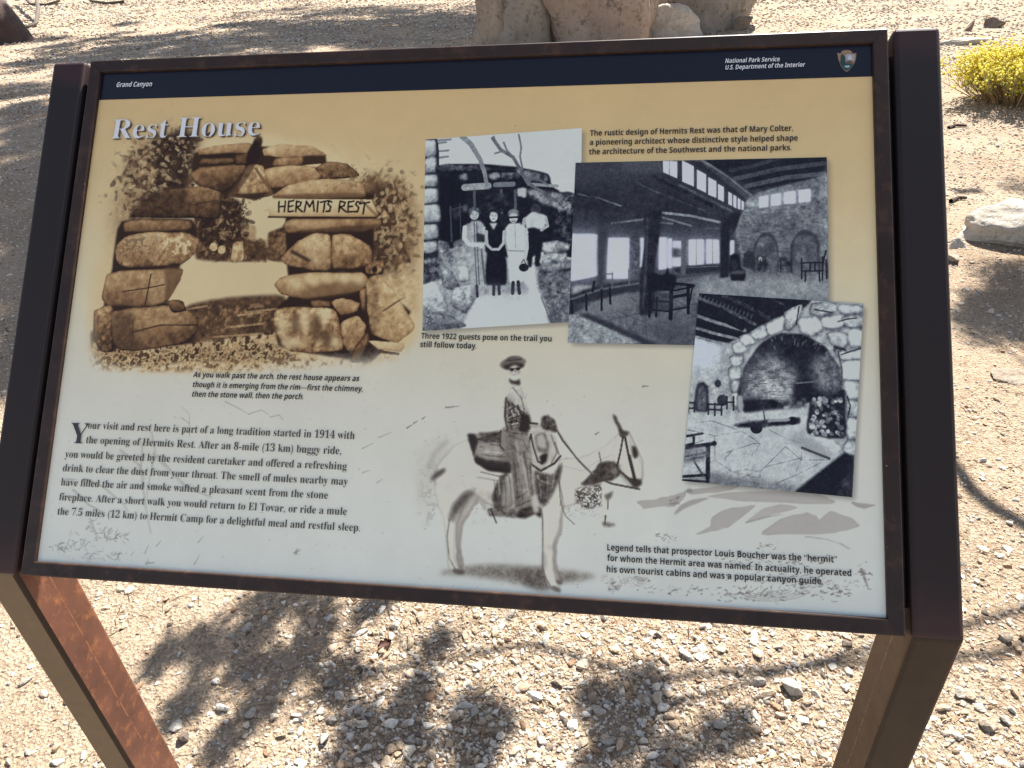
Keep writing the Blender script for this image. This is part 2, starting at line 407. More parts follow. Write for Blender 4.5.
def make_post(x0, x1, arm_len):
    d = 0.068; z0 = EDGE_Z
    c, s = math.cos(TILT), math.sin(TILT)
    P0 = (0.0, z0)
    # back line of the arm: P0 + d*(s,-c) + k*(c,s); meets y = d
    k = (d - d*s)/c; zb = z0 - d*c + k*s
    top_f = (arm_len*c, z0 + arm_len*s); top_b = (arm_len*c + d*s, z0 + arm_len*s - d*c)
    bm = bmesh.new()
    rings = []
    for pts in ((0, -0.12), (d, -0.12), (d, zb), top_b, top_f, P0):
        rings.append((bm.verts.new((x0, *pts)), bm.verts.new((x1, *pts))))
    n = len(rings)
    for i in range(n):
        a, b = rings[i], rings[(i+1) % n]
        bm.faces.new((a[0], b[0], b[1], a[1]))
    for sidx in (0, 1):
        v = [r[sidx] for r in rings]
        bm.faces.new((v[0], v[1], v[2], v[5])); bm.faces.new((v[5], v[2], v[3], v[4]))
    bmesh.ops.recalc_face_normals(bm, faces=bm.faces)
    sharp = [e for e in bm.edges if len(e.link_faces) == 2 and e.calc_face_angle() > 0.3]
    bmesh.ops.bevel(bm, geom=sharp, offset=0.0045, segments=3, profile=0.5, affect='EDGES', clamp_overlap=True)
    o = bm_obj('post', bm, STEEL_LEG, exhibit, smooth=False)
    # cut long faces so the coat can change along the arm: colour attribute per corner (metres along arm, is-arm)
    me = o.data
    bm = bmesh.new(); bm.from_mesh(me)
    nm = Vector((0, c - 0, s + 1)).normalized()                   # bisector plane of leg (up) and arm (c, s)
    bmesh.ops.bisect_plane(bm, geom=bm.verts[:]+bm.edges[:]+bm.faces[:], plane_co=(0, 0, z0), plane_no=nm)
    bmesh.ops.split_edges(bm, edges=[e for e in bm.edges if all(abs((v.co-Vector((0, 0, z0))).dot(nm)) < 1e-5 for v in e.verts)])
    bm.to_mesh(me); bm.free()
    a = me.color_attributes.new('Col', 'FLOAT_COLOR', 'CORNER')
    tint = me.attributes.new('tint', 'FLOAT', 'FACE')
    for f in me.polygons:
        if x0 < 0: tint.data[f.index].value = 2.0 if (f.normal.y < -0.15 and f.normal.x > 0.15) else 1.0 if f.normal.y < -0.8 else 0.0  # front bevel takes the dark tone, painting in its dark reflection
        else: tint.data[f.index].value = 2.0 if (f.normal.y < -0.5 or f.normal.x > 0.5) else 3.0
        ctr = f.center; isarm = 1.0 if (ctr-Vector((0, 0, z0))).dot(nm) > 0 else 0.0
        for li in f.loop_indices:
            co = me.vertices[me.loops[li].vertex_index].co
            t = (co.y*c + (co.z-z0)*s)
            a.data[li].color = (t, isarm, 0, 1)
    return o
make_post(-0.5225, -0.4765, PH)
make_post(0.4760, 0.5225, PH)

# frame: four mitred bars round the panel
FB = 0.0158; FD = 0.034
def frame_bar(pts):
    bm = bmesh.new()
    f = [bm.verts.new((x, y, 0.0)) for x, y in pts]; b = [bm.verts.new((x, y, -FD)) for x, y in pts]
    bm.faces.new(f); bm.faces.new(b[::-1])
    for i in range(4): bm.faces.new((f[i], b[i], b[(i+1) % 4], f[(i+1) % 4]))
    bmesh.ops.recalc_face_normals(bm, faces=bm.faces)
    dv = (Vector((*pts[1], 0))-Vector((*pts[0], 0))).normalized()
    bmesh.ops.bevel(bm, geom=[e for e in bm.edges if abs((e.verts[0].co-e.verts[1].co).normalized().dot(dv)) > 0.999], offset=0.0016, segments=2, profile=0.5, affect='EDGES', clamp_overlap=True)
    o = bm_obj('frame_bar', bm, STEEL_FRAME, exhibit); o.matrix_local = PANEL_M
    return o
g_ = 0.0002
for pts in ([(0, 0), (PW, 0), (PW-FB, FB), (FB, FB)], [(PW, g_), (PW, PH-g_), (PW-FB, PH-FB-g_), (PW-FB, FB+g_)],
            [(PW, PH), (0, PH), (FB, PH-FB), (PW-FB, PH-FB)], [(0, PH-g_), (0, g_), (FB, FB+g_), (FB, PH-FB-g_)]):
    frame_bar(pts)
bm = bmesh.new(); bmesh.ops.create_cube(bm, size=1)
for v in bm.verts: v.co = Vector(((v.co.x+0.5)*(PW-0.036)+0.018, (v.co.y+0.5)*(PH-0.036)+0.018, v.co.z*0.003-0.020))
o = bm_obj('back_plate', bm, BACK, exhibit); o.matrix_local = PANEL_M
# dark full-length strips added in the two gaps to make them look shaded
for bx0, bx1 in ((-0.0080, 0.0006), (PW-0.0006, PW+0.0075)):
    for bv in (PH/2,):
        bm = bmesh.new(); bmesh.ops.create_cube(bm, size=1)
        for v in bm.verts: v.co = Vector((bx0+(v.co.x+0.5)*(bx1-bx0), bv+v.co.y*(PH-0.05), -0.022+v.co.z*0.016))
        o = bm_obj('gap_shade_strip', bm, BACK, exhibit); o.matrix_local = PANEL_M

# ------------------------------------------------------------------ painting the printed pictures (vertex colours on a fine grid)
PRINT_K = np.array([1.88, 1.75, 1.49])      # print value on paper -> base colour
PRINT_S = np.array([0.008, 0.008, 0.012])
def box(a, r):
    r = int(r)
    if r < 1: return a
    for ax in (0, 1):
        pad = [(0, 0)]*a.ndim; pad[ax] = (r+1, r)
        c = np.cumsum(np.pad(a, pad, mode='edge'), axis=ax)
        n = a.shape[ax]
        hi = np.take(c, np.arange(2*r+1, 2*r+1+n), axis=ax); lo = np.take(c, np.arange(0, n), axis=ax)
        a = (hi-lo)/(2*r+1)
    return a
SEPIA = [(0, (34, 25, 26)), (0.25, (76, 57, 44)), (0.5, (126, 99, 73)), (0.75, (168, 145, 110)), (1, (192, 184, 152))]
MONO = [(0, (24, 24, 38)), (0.25, (58, 61, 74)), (0.5, (106, 113, 124)), (0.75, (158, 168, 174)), (1, (200, 209, 212))]
WARM = [(0, (36, 29, 31)), (0.25, (74, 68, 66)), (0.5, (116, 112, 108)), (0.75, (156, 156, 151)), (1, (190, 194, 189))]
class Art:
    def __init__(s, w, h, tf, ramp_):
        s.w, s.h, s.tf = w, h, tf; s.img = np.zeros((h, w, 3), np.float32); s.set_ramp(ramp_)
        s.o = (0.0, 0.0, 1.0); s.jr = np.random.default_rng(1)
        s.N = {}
        a = np.asarray(tf([(500, 300), (501, 300)])); s.sc = float(np.linalg.norm(a[1]-a[0]))
        yy, xx = np.mgrid[0:h, 0:w].astype(np.float32)
        for k, cell in (('f', 1.4), ('m', 4.5), ('b', 16.0)):
            cs = cell*s.sc
            s.N[k] = (fbm(np.stack([xx/cs, yy/cs, np.full_like(xx, 3.3*cell)], -1), 3, 0.6)-0.5).astype(np.float32)*2.6
    def set_ramp(s, r): s.rp = (np.array([k for k, _ in r], float), np.array([c for _, c in r], float))
    def color(s, t): return np.stack([np.interp(t, s.rp[0], s.rp[1][:, i]) for i in range(3)], -1)
    def zoom(s, ox, oy, k): s.o = (ox, oy, k)
    def pts(s, P):
        P = np.atleast_2d(np.asarray(P, float)); return np.asarray(s.tf(np.c_[s.o[0]+P[:, 0]*s.o[2], s.o[1]+P[:, 1]*s.o[2]]))
    def put(s, x0, y0, m, tone, a, n, grad=None, rgb=None):
        h, w = m.shape; sl = (slice(y0, y0+h), slice(x0, x0+w))
        if rgb is not None: c = np.array(rgb, float)
        else:
            t = np.full((h, w), tone, float)
            for k, amp in zip('fmb', n): 
                if amp: t = t + amp*s.N[k][sl]
            if grad is not None: t = t + grad
            c = s.color(t)
        al = (m*a)[..., None]; s.img[sl] = s.img[sl]*(1-al)+c*al
    def mask(s, P, feather, smooth):
        if smooth and len(P) > 3:
            Q = []; n = len(P)
            for i in range(n):
                p0, p1, p2, p3 = P[i-1], P[i], P[(i+1) % n], P[(i+2) % n]
                for t in (0, 0.25, 0.5, 0.75):
                    m1, m2 = 0.24*(p2-p0), 0.24*(p3-p1); Q.append((2*t**3-3*t*t+1)*p1+(t**3-2*t*t+t)*m1+(3*t*t-2*t**3)*p2+(t**3-t*t)*m2)
            P = np.array(Q); P = P+s.jr.normal(0, 0.35*s.sc, P.shape)
        f = max(0, feather*s.sc); pad = int(2*f)+2
        x0 = max(0, int(P[:, 0].min())-pad); x1 = min(s.w, int(P[:, 0].max())+pad+1)
        y0 = max(0, int(P[:, 1].min())-pad); y1 = min(s.h, int(P[:, 1].max())+pad+1)
        if x1 <= x0 or y1 <= y0: return None
        SS = 3; W_, H_ = (x1-x0), (y1-y0)
        m = np.zeros((H_*SS, W_+1), np.float32); xsr = np.arange(W_+1)
        acc = np.zeros((H_*SS, W_), np.float32)
        for r in range(H_*SS):
            y = y0 + (r+0.5)/SS
            a, b = P, np.roll(P, -1, 0)
            c = ((a[:, 1] <= y) & (b[:, 1] > y)) | ((b[:, 1] <= y) & (a[:, 1] > y))
            if not c.any(): continue
            xc = np.sort(a[c, 0]+(y-a[c, 1])/(b[c, 1]-a[c, 1])*(b[c, 0]-a[c, 0]))-x0
            for i in range(0, len(xc)-1, 2):
                acc[r] += np.clip(np.minimum(xsr[1:], xc[i+1])-np.maximum(xsr[:-1], xc[i]), 0, 1)
        m = acc.reshape(H_, SS, W_).mean(1)
        if f >= 1: m = box(box(m, f/2+0.5), f/2+0.5)
        return x0, y0, np.clip(m, 0, 1)
    def poly(s, P, tone=0, a=1.0, feather=0.5, n=(0, 0, 0), grad=None, smooth=True, rgb=None, thr=None):
        """grad=(gx, gy) adds tone across the box; thr=(layer, level) keeps only where noise passes (mottle)"""
        r = s.mask(s.pts(P), feather, smooth)
        if r is None: return
        x0, y0, m = r; h, w = m.shape; g = None
        if grad: g = grad[0]*(np.linspace(-0.5, 0.5, w)[None, :])+grad[1]*(np.linspace(-0.5, 0.5, h)[:, None])
        if thr:
            nn = s.N[thr[0]][y0:y0+h, x0:x0+w]; m = m*np.clip((nn-thr[1])*6+0.5, 0, 1)
        s.put(x0, y0, m, tone, a, n, g, rgb)
    def stone(s, P, tone, n=(0.05, 0.14, 0.1), edge=0.32, light=(-0.05, -0.2), feather=0.6, smooth=True):
        r = s.mask(s.pts(P), feather, smooth)
        if r is None: return
        x0, y0, m = r; h, w = m.shape
        inner = box(box(m, max(1, 1.8*s.sc)), max(1, 1.8*s.sc))
        g = light[0]*np.linspace(-1, 1, w)[None, :]+light[1]*np.linspace(-1, 1, h)[:, None]
        g = g - edge*np.clip(1-inner, 0, 1)*1.6
        s.put(x0, y0, m, tone, 1, n, g)
    def line(s, P, w, tone=0, a=1.0, n=(0, 0, 0), taper=1.0, rgb=None, soft=0.6):
        P = s.pts(P); w = w*s.o[2]*s.sc/2; pad = int(w+3)
        x0 = max(0, int(P[:, 0].min())-pad); x1 = min(s.w, int(P[:, 0].max())+pad+1)
        y0 = max(0, int(P[:, 1].min())-pad); y1 = min(s.h, int(P[:, 1].max())+pad+1)
        if x1 <= x0 or y1 <= y0: return
        yy, xx = np.mgrid[y0:y1, x0:x1]; xx = xx+0.5; yy = yy+0.5; best = np.zeros(xx.shape)
        L = max(1, len(P)-1)
        for i in range(len(P)-1):
            a0, b0 = P[i], P[i+1]; d = b0-a0; l2 = max((d**2).sum(), 1e-9)
            t = np.clip(((xx-a0[0])*d[0]+(yy-a0[1])*d[1])/l2, 0, 1)
            D = np.hypot(xx-a0[0]-t*d[0], yy-a0[1]-t*d[1])
            ww = w*(1+(taper-1)*(i+t)/L)
            best = np.maximum(best, np.clip((ww-D)/soft+0.5, 0, 1)*np.clip(ww*2+0.25, 0, 1))
        s.put(x0, y0, best, tone, a, n, None, rgb)
    def ell(s, cx, cy, rx, ry, rot=0, **k):
        t = np.linspace(0, 2*math.pi, 25)[:-1]; c, sn = math.cos(R(rot)), math.sin(R(rot))
        s.poly(np.c_[cx+rx*np.cos(t)*c-ry*np.sin(t)*sn, cy+rx*np.cos(t)*sn+ry*np.sin(t)*c], smooth=False, **k)
    def scatter(s, rng, region, cnt, size, tone, a=1.0, jit=0.2):
        x0, y0, x1, y1 = region
        for _ in range(cnt):
            x, y, r = rng.uniform(x0, x1), rng.uniform(y0, y1), size*rng.uniform(0.4, 1.3)
            s.ell(x, y, r*rng.uniform(0.8, 1.6), r, rng.uniform(0, 180), tone=tone+rng.uniform(-jit, jit), a=a*rng.uniform(0.5, 1), feather=0.3)
def to_albedo(img):
    c = np.maximum((lin(np.clip(img, 0, 255))-PRINT_S)*PRINT_K, 0.003); m = c.max(-1, keepdims=True)
    return c*np.minimum(1, 0.86/m)

# --- the whole panel face
U0, U1, V0, V1, PS = 0.0125, PW-0.0125, 0.0125, PH-0.0125, 0.0008
NXP, NYP = int((U1-U0)/PS), int((V1-V0)/PS)
def tf_panel(P):
    uv = px2uv(P); return np.c_[(uv[:, 0]-U0)/PS, (V1-uv[:, 1])/PS]
A = Art(NXP, NYP, tf_panel, SEPIA)
rowv = V1-(np.arange(NYP)+0.5)*PS
gs = np.array([0.0, 0.05, 0.13, 0.20, 0.28, 0.36, 0.45, 0.52, 0.575, 0.63])
gc = np.array([(174, 182, 184), (179, 186, 187), (186, 191, 189), (191, 194, 189), (190, 189, 175), (184, 176, 151), (178, 163, 130), (176, 158, 123), (175, 155, 119), (175, 155, 119)], float)
A.img[:] = np.stack([np.interp(rowv, gs, gc[:, i]) for i in range(3)], -1)[:, None, :]
# slight printing unevenness
A.img += A.N['b'][..., None]*1.5
prng = np.random.default_rng(11)

# ---- sepia photograph of the stone arch
bgcopy = A.img.copy()
A.zoom(80, 100, 0.3516)
def paint_arch():
    A.poly([(30, 100), (330, 60), (960, 200), (960, 700), (600, 760), (30, 740)], 0.88, feather=12, n=(0.02, 0.03, 0.03))
    A.poly([(290, 120), (560, 110), (800, 200), (700, 300), (560, 460), (290, 470)], 0.95, feather=8)
    # tree at the left, mottled
    A.poly([(150, 150), (250, 95), (335, 95), (326, 150), (280, 180), (312, 235), (290, 262), (200, 300), (150, 330), (130, 400), (100, 400), (110, 300)], 0.42, 0.8, 26, (0.2, 0.16, 0.1))
    A.poly([(190, 130), (300, 90), (335, 110), (310, 170), (312, 240), (290, 262), (200, 300), (160, 330), (180, 240)], 0.2, 0.85, 14, (0.18, 0.14, 0.08))
    A.poly([(220, 110), (330, 92), (330, 130), (290, 175), (310, 240), (250, 270), (215, 200)], 0.05, 0.85, 7, (0.08, 0.06, 0), thr=('f', -0.25))
    A.poly([(236, 185), (290, 192), (308, 235), (290, 258), (210, 250)], 0.05, 0.95, 8, (0.06, 0.06, 0))
    A.poly([(110, 190), (260, 110), (320, 130), (230, 230), (120, 330)], 0.88, 0.35, 8, (0.08, 0.06, 0), thr=('f', 0.5))
    rl = np.random.default_rng(77)
    def leaves(box, cnt, size, tone, a):
        for _ in range(cnt):
            x, y = rl.normal((box[0]+box[2])/2, (box[2]-box[0])/3.6), rl.normal((box[1]+box[3])/2, (box[3]-box[1])/3.6)
            A.ell(x, y, size*rl.uniform(0.5, 1.5), size*rl.uniform(0.3, 0.8), rl.uniform(0, 180), tone=tone+rl.uniform(-0.12, 0.12), a=a*rl.uniform(0.5, 1), feather=0.5)
    leaves((110, 120, 330, 320), 420, 9, 0.16, 0.65); leaves((110, 130, 290, 300), 170, 8, 0.8, 0.6); leaves((225, 90, 330, 190), 150, 8, 0.08, 0.8); leaves((230, 100, 330, 180), 40, 6, 0.85, 0.7)
    # trees seen through the arch
    A.poly([(330, 290), (400, 265), (455, 290), (470, 390), (525, 400), (530, 458), (330, 450)], 0.26, 1, 3, (0.2, 0.2, 0.05))
    A.poly([(330, 300), (470, 290), (475, 400), (340, 400)], 0.08, 0.9, 1.5, (0.05, 0.1, 0), thr=('f', -0.05))
    A.poly([(535, 380), (580, 360), (600, 345), (600, 455), (535, 455)], 0.3, 1, 1.5, (0.15, 0.3, 0))
    A.poly([(470, 355), (500, 360), (498, 400), (470, 400)], 0.55, 0.6, 2, (0.1, 0.2, 0))
    leaves((335, 290, 470, 440), 260, 8, 0.08, 0.7); leaves((335, 290, 480, 440), 90, 6, 0.7, 0.6); leaves((470, 400, 570, 455), 90, 6, 0.25, 0.7); leaves((540, 375, 600, 440), 50, 6, 0.5, 0.6)
    for x, y in ((403, 426), (447, 420), (450, 440), (380, 418)): A.ell(x, y, 11, 12, tone=0.85, n=(0.1, 0.2, 0), feather=0.6)
    A.poly([(440, 405), (462, 405), (465, 455), (430, 455)], 0.72, 0.9, 0.6, (0.1, 0.25, 0))
    # tree at the right
    A.poly([(790, 240), (850, 212), (900, 225), (940, 270), (960, 360), (950, 470), (860, 500), (830, 470), (810, 380)], 0.4, 0.9, 14, (0.26, 0.16, 0.1))
    A.poly([(800, 260), (870, 250), (900, 330), (900, 440), (870, 500), (835, 470), (825, 350)], 0.06, 0.9, 8, (0.1, 0.06, 0), thr=('f', -0.2))
    leaves((820, 220, 950, 480), 420, 9, 0.2, 0.65); leaves((830, 220, 960, 480), 200, 8, 0.78, 0.65)
    # open ground and shadow
    A.poly([(288, 462), (560, 462), (600, 470), (600, 570), (420, 566), (300, 590), (270, 560)], 0.93, 1, 1.0, (0.01, 0.015, 0.01), smooth=False)
    A.poly([(280, 596), (340, 575), (420, 563), (580, 557), (585, 640), (560, 700), (620, 740), (330, 745), (120, 760), (40, 735), (30, 660), (120, 650)], 0.24, 0.96, 2.5, (0.1, 0.16, 0.08))
    A.poly([(360, 590), (570, 580), (570, 640), (370, 660)], 0.52, 0.7, 2, (0.1, 0.1, 0), thr=('m', 0.35))
    for y, x0, x1 in ((598, 470, 560), (590, 300, 360), (607, 450, 520), (640, 430, 520), (668, 380, 520)): A.line([(x0, y+6), (x1, y-4)], 6, 0.7, 0.75, (0.1, 0.2, 0))
    A.poly([(40, 690), (330, 690), (560, 660), (680, 730), (860, 700), (900, 745), (700, 775), (30, 770)], 0.74, 0.95, 3, (0.25, 0.15, 0.1), thr=('m', -0.15))
    A.poly([(40, 720), (400, 700), (760, 700), (800, 760), (40, 770)], 0.25, 0.8, 4, (0.2, 0.1, 0), thr=('m', 0.3))
    # columns: joints dark, stones over them
    A.poly([(118, 345), (318, 340), (330, 430), (284, 470), (272, 520), (246, 575), (300, 600), (318, 690), (95, 706), (66, 600), (90, 480)], 0.07, 1, 1.5)
    A.poly([(592, 275), (830, 270), (835, 520), (940, 600), (830, 745), (740, 735), (566, 700), (562, 590), (592, 560), (590, 480)], 0.06, 1, 1.5)
    A.poly([(325, 150), (480, 130), (690, 150), (700, 240), (560, 270), (420, 275), (325, 235)], 0.10, 1, 1)
    st = A.stone
    st([(40, 600), (90, 585), (95, 650), (95, 715), (60, 715), (40, 680)], 0.42, (0.15, 0.3, 0))
    st([(90, 605), (150, 592), (280, 584), (328, 612), (335, 650), (300, 690), (150, 715), (95, 700)], 0.44)
    A.poly([(95, 610), (150, 610), (150, 705), (100, 695)], 0.2, 0.7, 4, (0.1, 0.1, 0)); A.poly([(160, 610), (300, 600), (310, 640), (160, 650)], 0.62, 0.5, 8, (0.1, 0.2, 0))
    A.line([(150, 660), (230, 640), (330, 640)], 5, 0.1, 0.8); A.line([(150, 690), (150, 625)], 4, 0.15, 0.7)
    st([(248, 570), (290, 570), (302, 600), (262, 604)], 0.3)
    st([(78, 495), (130, 486), (286, 480), (284, 512), (250, 570), (200, 588), (80, 586), (62, 560)], 0.52)
    A.poly([(240, 480), (288, 478), (282, 520), (245, 570)], 0.3, 0.7, 2); A.poly([(200, 500), (242, 492), (240, 568), (195, 580)], 0.7, 0.6, 3, (0.1, 0.1, 0))
    A.line([(202, 495), (185, 585)], 4, 0.08); A.line([(120, 545), (190, 535), (240, 525)], 4, 0.1, 0.9)
    st([(100, 420), (130, 388), (200, 376), (300, 378), (340, 396), (330, 430), (290, 465), (180, 476), (110, 470)], 0.62, (0.12, 0.26, 0.1))
    A.poly([(240, 385), (320, 385), (320, 440), (240, 440)], 0.92, 0.7, 5, (0.1, 0.1, 0), thr=('m', 0.1)); A.poly([(110, 390), (220, 390), (200, 450), (110, 450)], 0.25, 0.6, 4, thr=('m', 0.2))
    st([(128, 345), (200, 339), (312, 343), (314, 370), (130, 376)], 0.46)
    st([(145, 330), (180, 290), (260, 252), (390, 243), (402, 270), (393, 338), (320, 336), (150, 334)], 0.36, (0.08, 0.14, 0.1))
    A.poly([(145, 330), (200, 270), (300, 250), (280, 330)], 0.13, 0.75, 6, (0.05, 0.15, 0.05)); A.line([(310, 300), (390, 285)], 5, 0.15, 0.7); A.poly([(320, 255), (395, 250), (390, 280), (330, 285)], 0.58, 0.5, 3, (0.1, 0.2, 0))
    st([(312, 215), (340, 192), (470, 182), (462, 210), (430, 250), (400, 262), (335, 240)], 0.40)
    A.poly([(385, 240), (435, 235), (400, 262)], 0.12, 0.8, 2)
    st([(340, 182), (350, 160), (395, 150), (435, 165), (436, 182)], 0.42)
    st([(338, 140), (420, 126), (486, 122), (476, 150), (345, 156)], 0.66, edge=0.2)
    A.poly([(345, 156), (440, 150), (430, 165), (350, 168)], 0.05, 1, 1)
    st([(440, 160), (480, 150), (490, 182), (445, 185)], 0.3)
    st([(478, 185), (520, 188), (546, 268), (500, 282), (418, 272), (450, 240)], 0.66, (0.1, 0.3, 0.15))
    A.poly([(478, 185), (500, 185), (450, 260), (420, 272)], 0.2, 0.7, 2); A.poly([(418, 268), (545, 262), (500, 286)], 0.1, 0.95, 1); A.line([(500, 195), (545, 262)], 9, 0.35, 0.8)
    st([(522, 138), (570, 126), (660, 132), (700, 155), (690, 168), (600, 165), (525, 158)], 0.7, edge=0.15)
    A.poly([(632, 160), (698, 158), (690, 180), (632, 186)], 0.12, 1, 0.8)
    st([(560, 165), (632, 160), (628, 186), (548, 188)], 0.5)
    A.poly([(640, 184), (690, 182), (668, 195), (630, 192)], 0.9, 1, 0.6)
    st([(524, 197), (600, 186), (680, 192), (685, 222), (640, 236), (546, 250), (530, 232)], 0.66)
    st([(670, 196), (700, 176), (760, 180), (795, 216), (700, 226)], 0.45, (0.12, 0.3, 0.05))
    A.poly([(690, 180), (800, 190), (860, 240), (800, 260), (700, 225)], 0.25, 0.7, 4, (0.1, 0.2, 0), thr=('m', 0.1))
    st([(546, 275), (590, 242), (680, 224), (795, 232), (812, 262), (800, 277), (600, 279)], 0.72)
    A.poly([(560, 270), (800, 264), (800, 280), (560, 282)], 0.3, 0.7, 1.2); A.poly([(690, 232), (800, 236), (800, 262), (720, 262)], 0.35, 0.6, 4, thr=('m', 0.15))
    A.poly([(472, 165), (490, 122), (505, 98), (519, 110), (512, 160), (498, 182), (478, 180)], 0.04, 1, 0.8)
    st([(580, 350), (610, 338), (845, 338), (852, 358), (800, 375), (590, 378)], 0.52)
    A.poly([(600, 345), (720, 342), (720, 358), (610, 362)], 0.75, 0.5, 3); A.poly([(660, 368), (850, 352), (800, 377), (600, 379)], 0.15, 0.6, 2)
    st([(535, 288), (560, 281), (830, 283), (848, 325), (838, 333), (538, 331)], 0.90, (0.03, 0.05, 0), 0.18, smooth=False)
    A.line([(800, 285), (845, 330)], 8, 0.35, 0.6); A.line([(536, 333), (840, 335)], 6, 0.1, 0.9)
    ink = dict(tone=0.0, n=(0, 0, 0))
    def L(x, *strokes):
        for q in strokes: A.line([(x+a, b) for a, b in q], 5.6, 0.02)
    L(566, [(0, 289), (-1, 318)], [(18, 288), (15, 318)], [(0, 304), (17, 302)])
    L(592, [(2, 288), (0, 318)], [(2, 289), (16, 286)], [(1, 303), (13, 301)], [(0, 318), (14, 316)])
    L(614, [(2, 288), (0, 317)], [(2, 288), (15, 291), (12, 301), (2, 304), (18, 318)])
    L(638, [(0, 318), (6, 288), (15, 304), (25, 286), (28, 316)])
    L(674, [(3, 288), (0, 318)])
    L(684, [(0, 291), (24, 286)], [(13, 288), (8, 319)])
    L(700, [(16, 290), (8, 287), (5, 296), (13, 304), (10, 316), (0, 317)])
    L(738, [(2, 288), (-2, 318)], [(2, 288), (16, 291), (13, 301), (1, 304), (19, 318)])
    L(762, [(2, 289), (0, 319)], [(2, 290), (17, 288)], [(1, 304), (13, 302)], [(0, 319), (14, 317)])
    L(780, [(17, 291), (8, 289), (4, 297), (13, 306), (9, 318), (0, 318)])
    L(795, [(0, 295), (28, 291)], [(15, 293), (10, 324)])
    st([(568, 450), (620, 402), (662, 380), (711, 386), (713, 480), (650, 482), (590, 470)], 0.64, (0.06, 0.2, 0.1))
    A.poly([(600, 425), (660, 455), (650, 462), (600, 435)], 0.08, 0.9, 1, smooth=False); A.poly([(640, 395), (705, 395), (705, 470), (660, 470)], 0.85, 0.5, 6, (0.1, 0.1, 0))
    st([(719, 386), (770, 383), (826, 416), (829, 470), (721, 480)], 0.6, (0.06, 0.2, 0.1))
    st([(552, 525), (575, 503), (640, 492), (800, 492), (820, 515), (790, 545), (640, 565), (572, 552)], 0.64, (0.05, 0.12, 0.1))
    A.poly([(630, 545), (700, 520), (815, 515), (780, 548), (640, 567)], 0.35, 0.6, 3); 
    for x, y in ((612, 520), (660, 512), (700, 508), (750, 508), (790, 510)): A.ell(x, y, 20, 13, 30, tone=0.92, a=0.75, feather=4)
    st([(552, 602), (590, 588), (720, 594), (740, 640), (748, 708), (660, 720), (590, 712), (555, 660)], 0.62, (0.08, 0.3, 0.3))
    for x, y, rx, ry in ((640, 630, 13, 40), (575, 640, 12, 30), (600, 690, 30, 15), (690, 620, 12, 22), (725, 690, 18, 14)): A.ell(x, y, rx, ry, tone=0.92, a=0.8, feather=4)
    for x, y, rx, ry in ((612, 640, 12, 30), (672, 650, 14, 40), (700, 675, 16, 22)): A.ell(x, y, rx, ry, tone=0.22, a=0.7, feather=4)
    st([(655, 570), (710, 570), (712, 588), (662, 590)], 0.45)
    st([(714, 575), (745, 564), (796, 577), (784, 604), (742, 612)], 0.66)
    st([(742, 634), (790, 614), (814, 642), (800, 690), (775, 715), (752, 702)], 0.62, (0.06, 0.2, 0.1))
    st([(818, 660), (822, 690), (792, 748), (768, 742), (780, 705)], 0.3)
    st([(795, 545), (812, 535), (812, 600), (800, 590)], 0.55)
    st([(814, 512), (850, 500), (892, 540), (952, 640), (940, 662), (900, 690), (832, 665), (818, 600)], 0.74, (0.1, 0.18, 0.1), light=(0.02, -0.12))
    A.poly([(820, 510), (850, 510), (850, 650), (830, 660)], 0.4, 0.6, 4, (0.1, 0.2, 0)); A.line([(862, 600), (900, 575), (925, 560)], 5, 0.2, 0.7)
    st([(820, 686), (920, 692), (914, 716), (840, 708)], 0.84, edge=0.2)
    A.line([(820, 690), (850, 715), (905, 722)], 8, 0.08, 0.9)
    st([(815, 470), (858, 455), (862, 495), (815, 498)], 0.5, (0.2, 0.4, 0)); A.ell(838, 482, 8, 9, tone=0.05)
    A.poly([(860, 500), (960, 490), (965, 600), (930, 590)], 0.78, 0.7, 5, (0.1, 0.18, 0))
paint_arch()
vm = A.mask(A.pts([(70, 230), (120, 130), (230, 75), (360, 60), (480, 90), (560, 90), (700, 110), (830, 180), (960, 210), (1000, 330), (985, 520), (985, 680), (930, 730), (840, 740), (640, 755), (400, 800), (200, 790), (50, 760), (20, 660), (30, 500), (70, 400)]), 26, True)
x0, y0, m = vm; sl = (slice(y0, y0+m.shape[0]), slice(x0, x0+m.shape[1]))
m = np.clip(m*1.5-0.3 + A.N['m'][sl]*0.18*(m < 0.98), 0, 1)[..., None]
painted = A.img.copy(); A.img[:] = bgcopy; A.img[sl] = bgcopy[sl]*(1-m)+painted[sl]*m

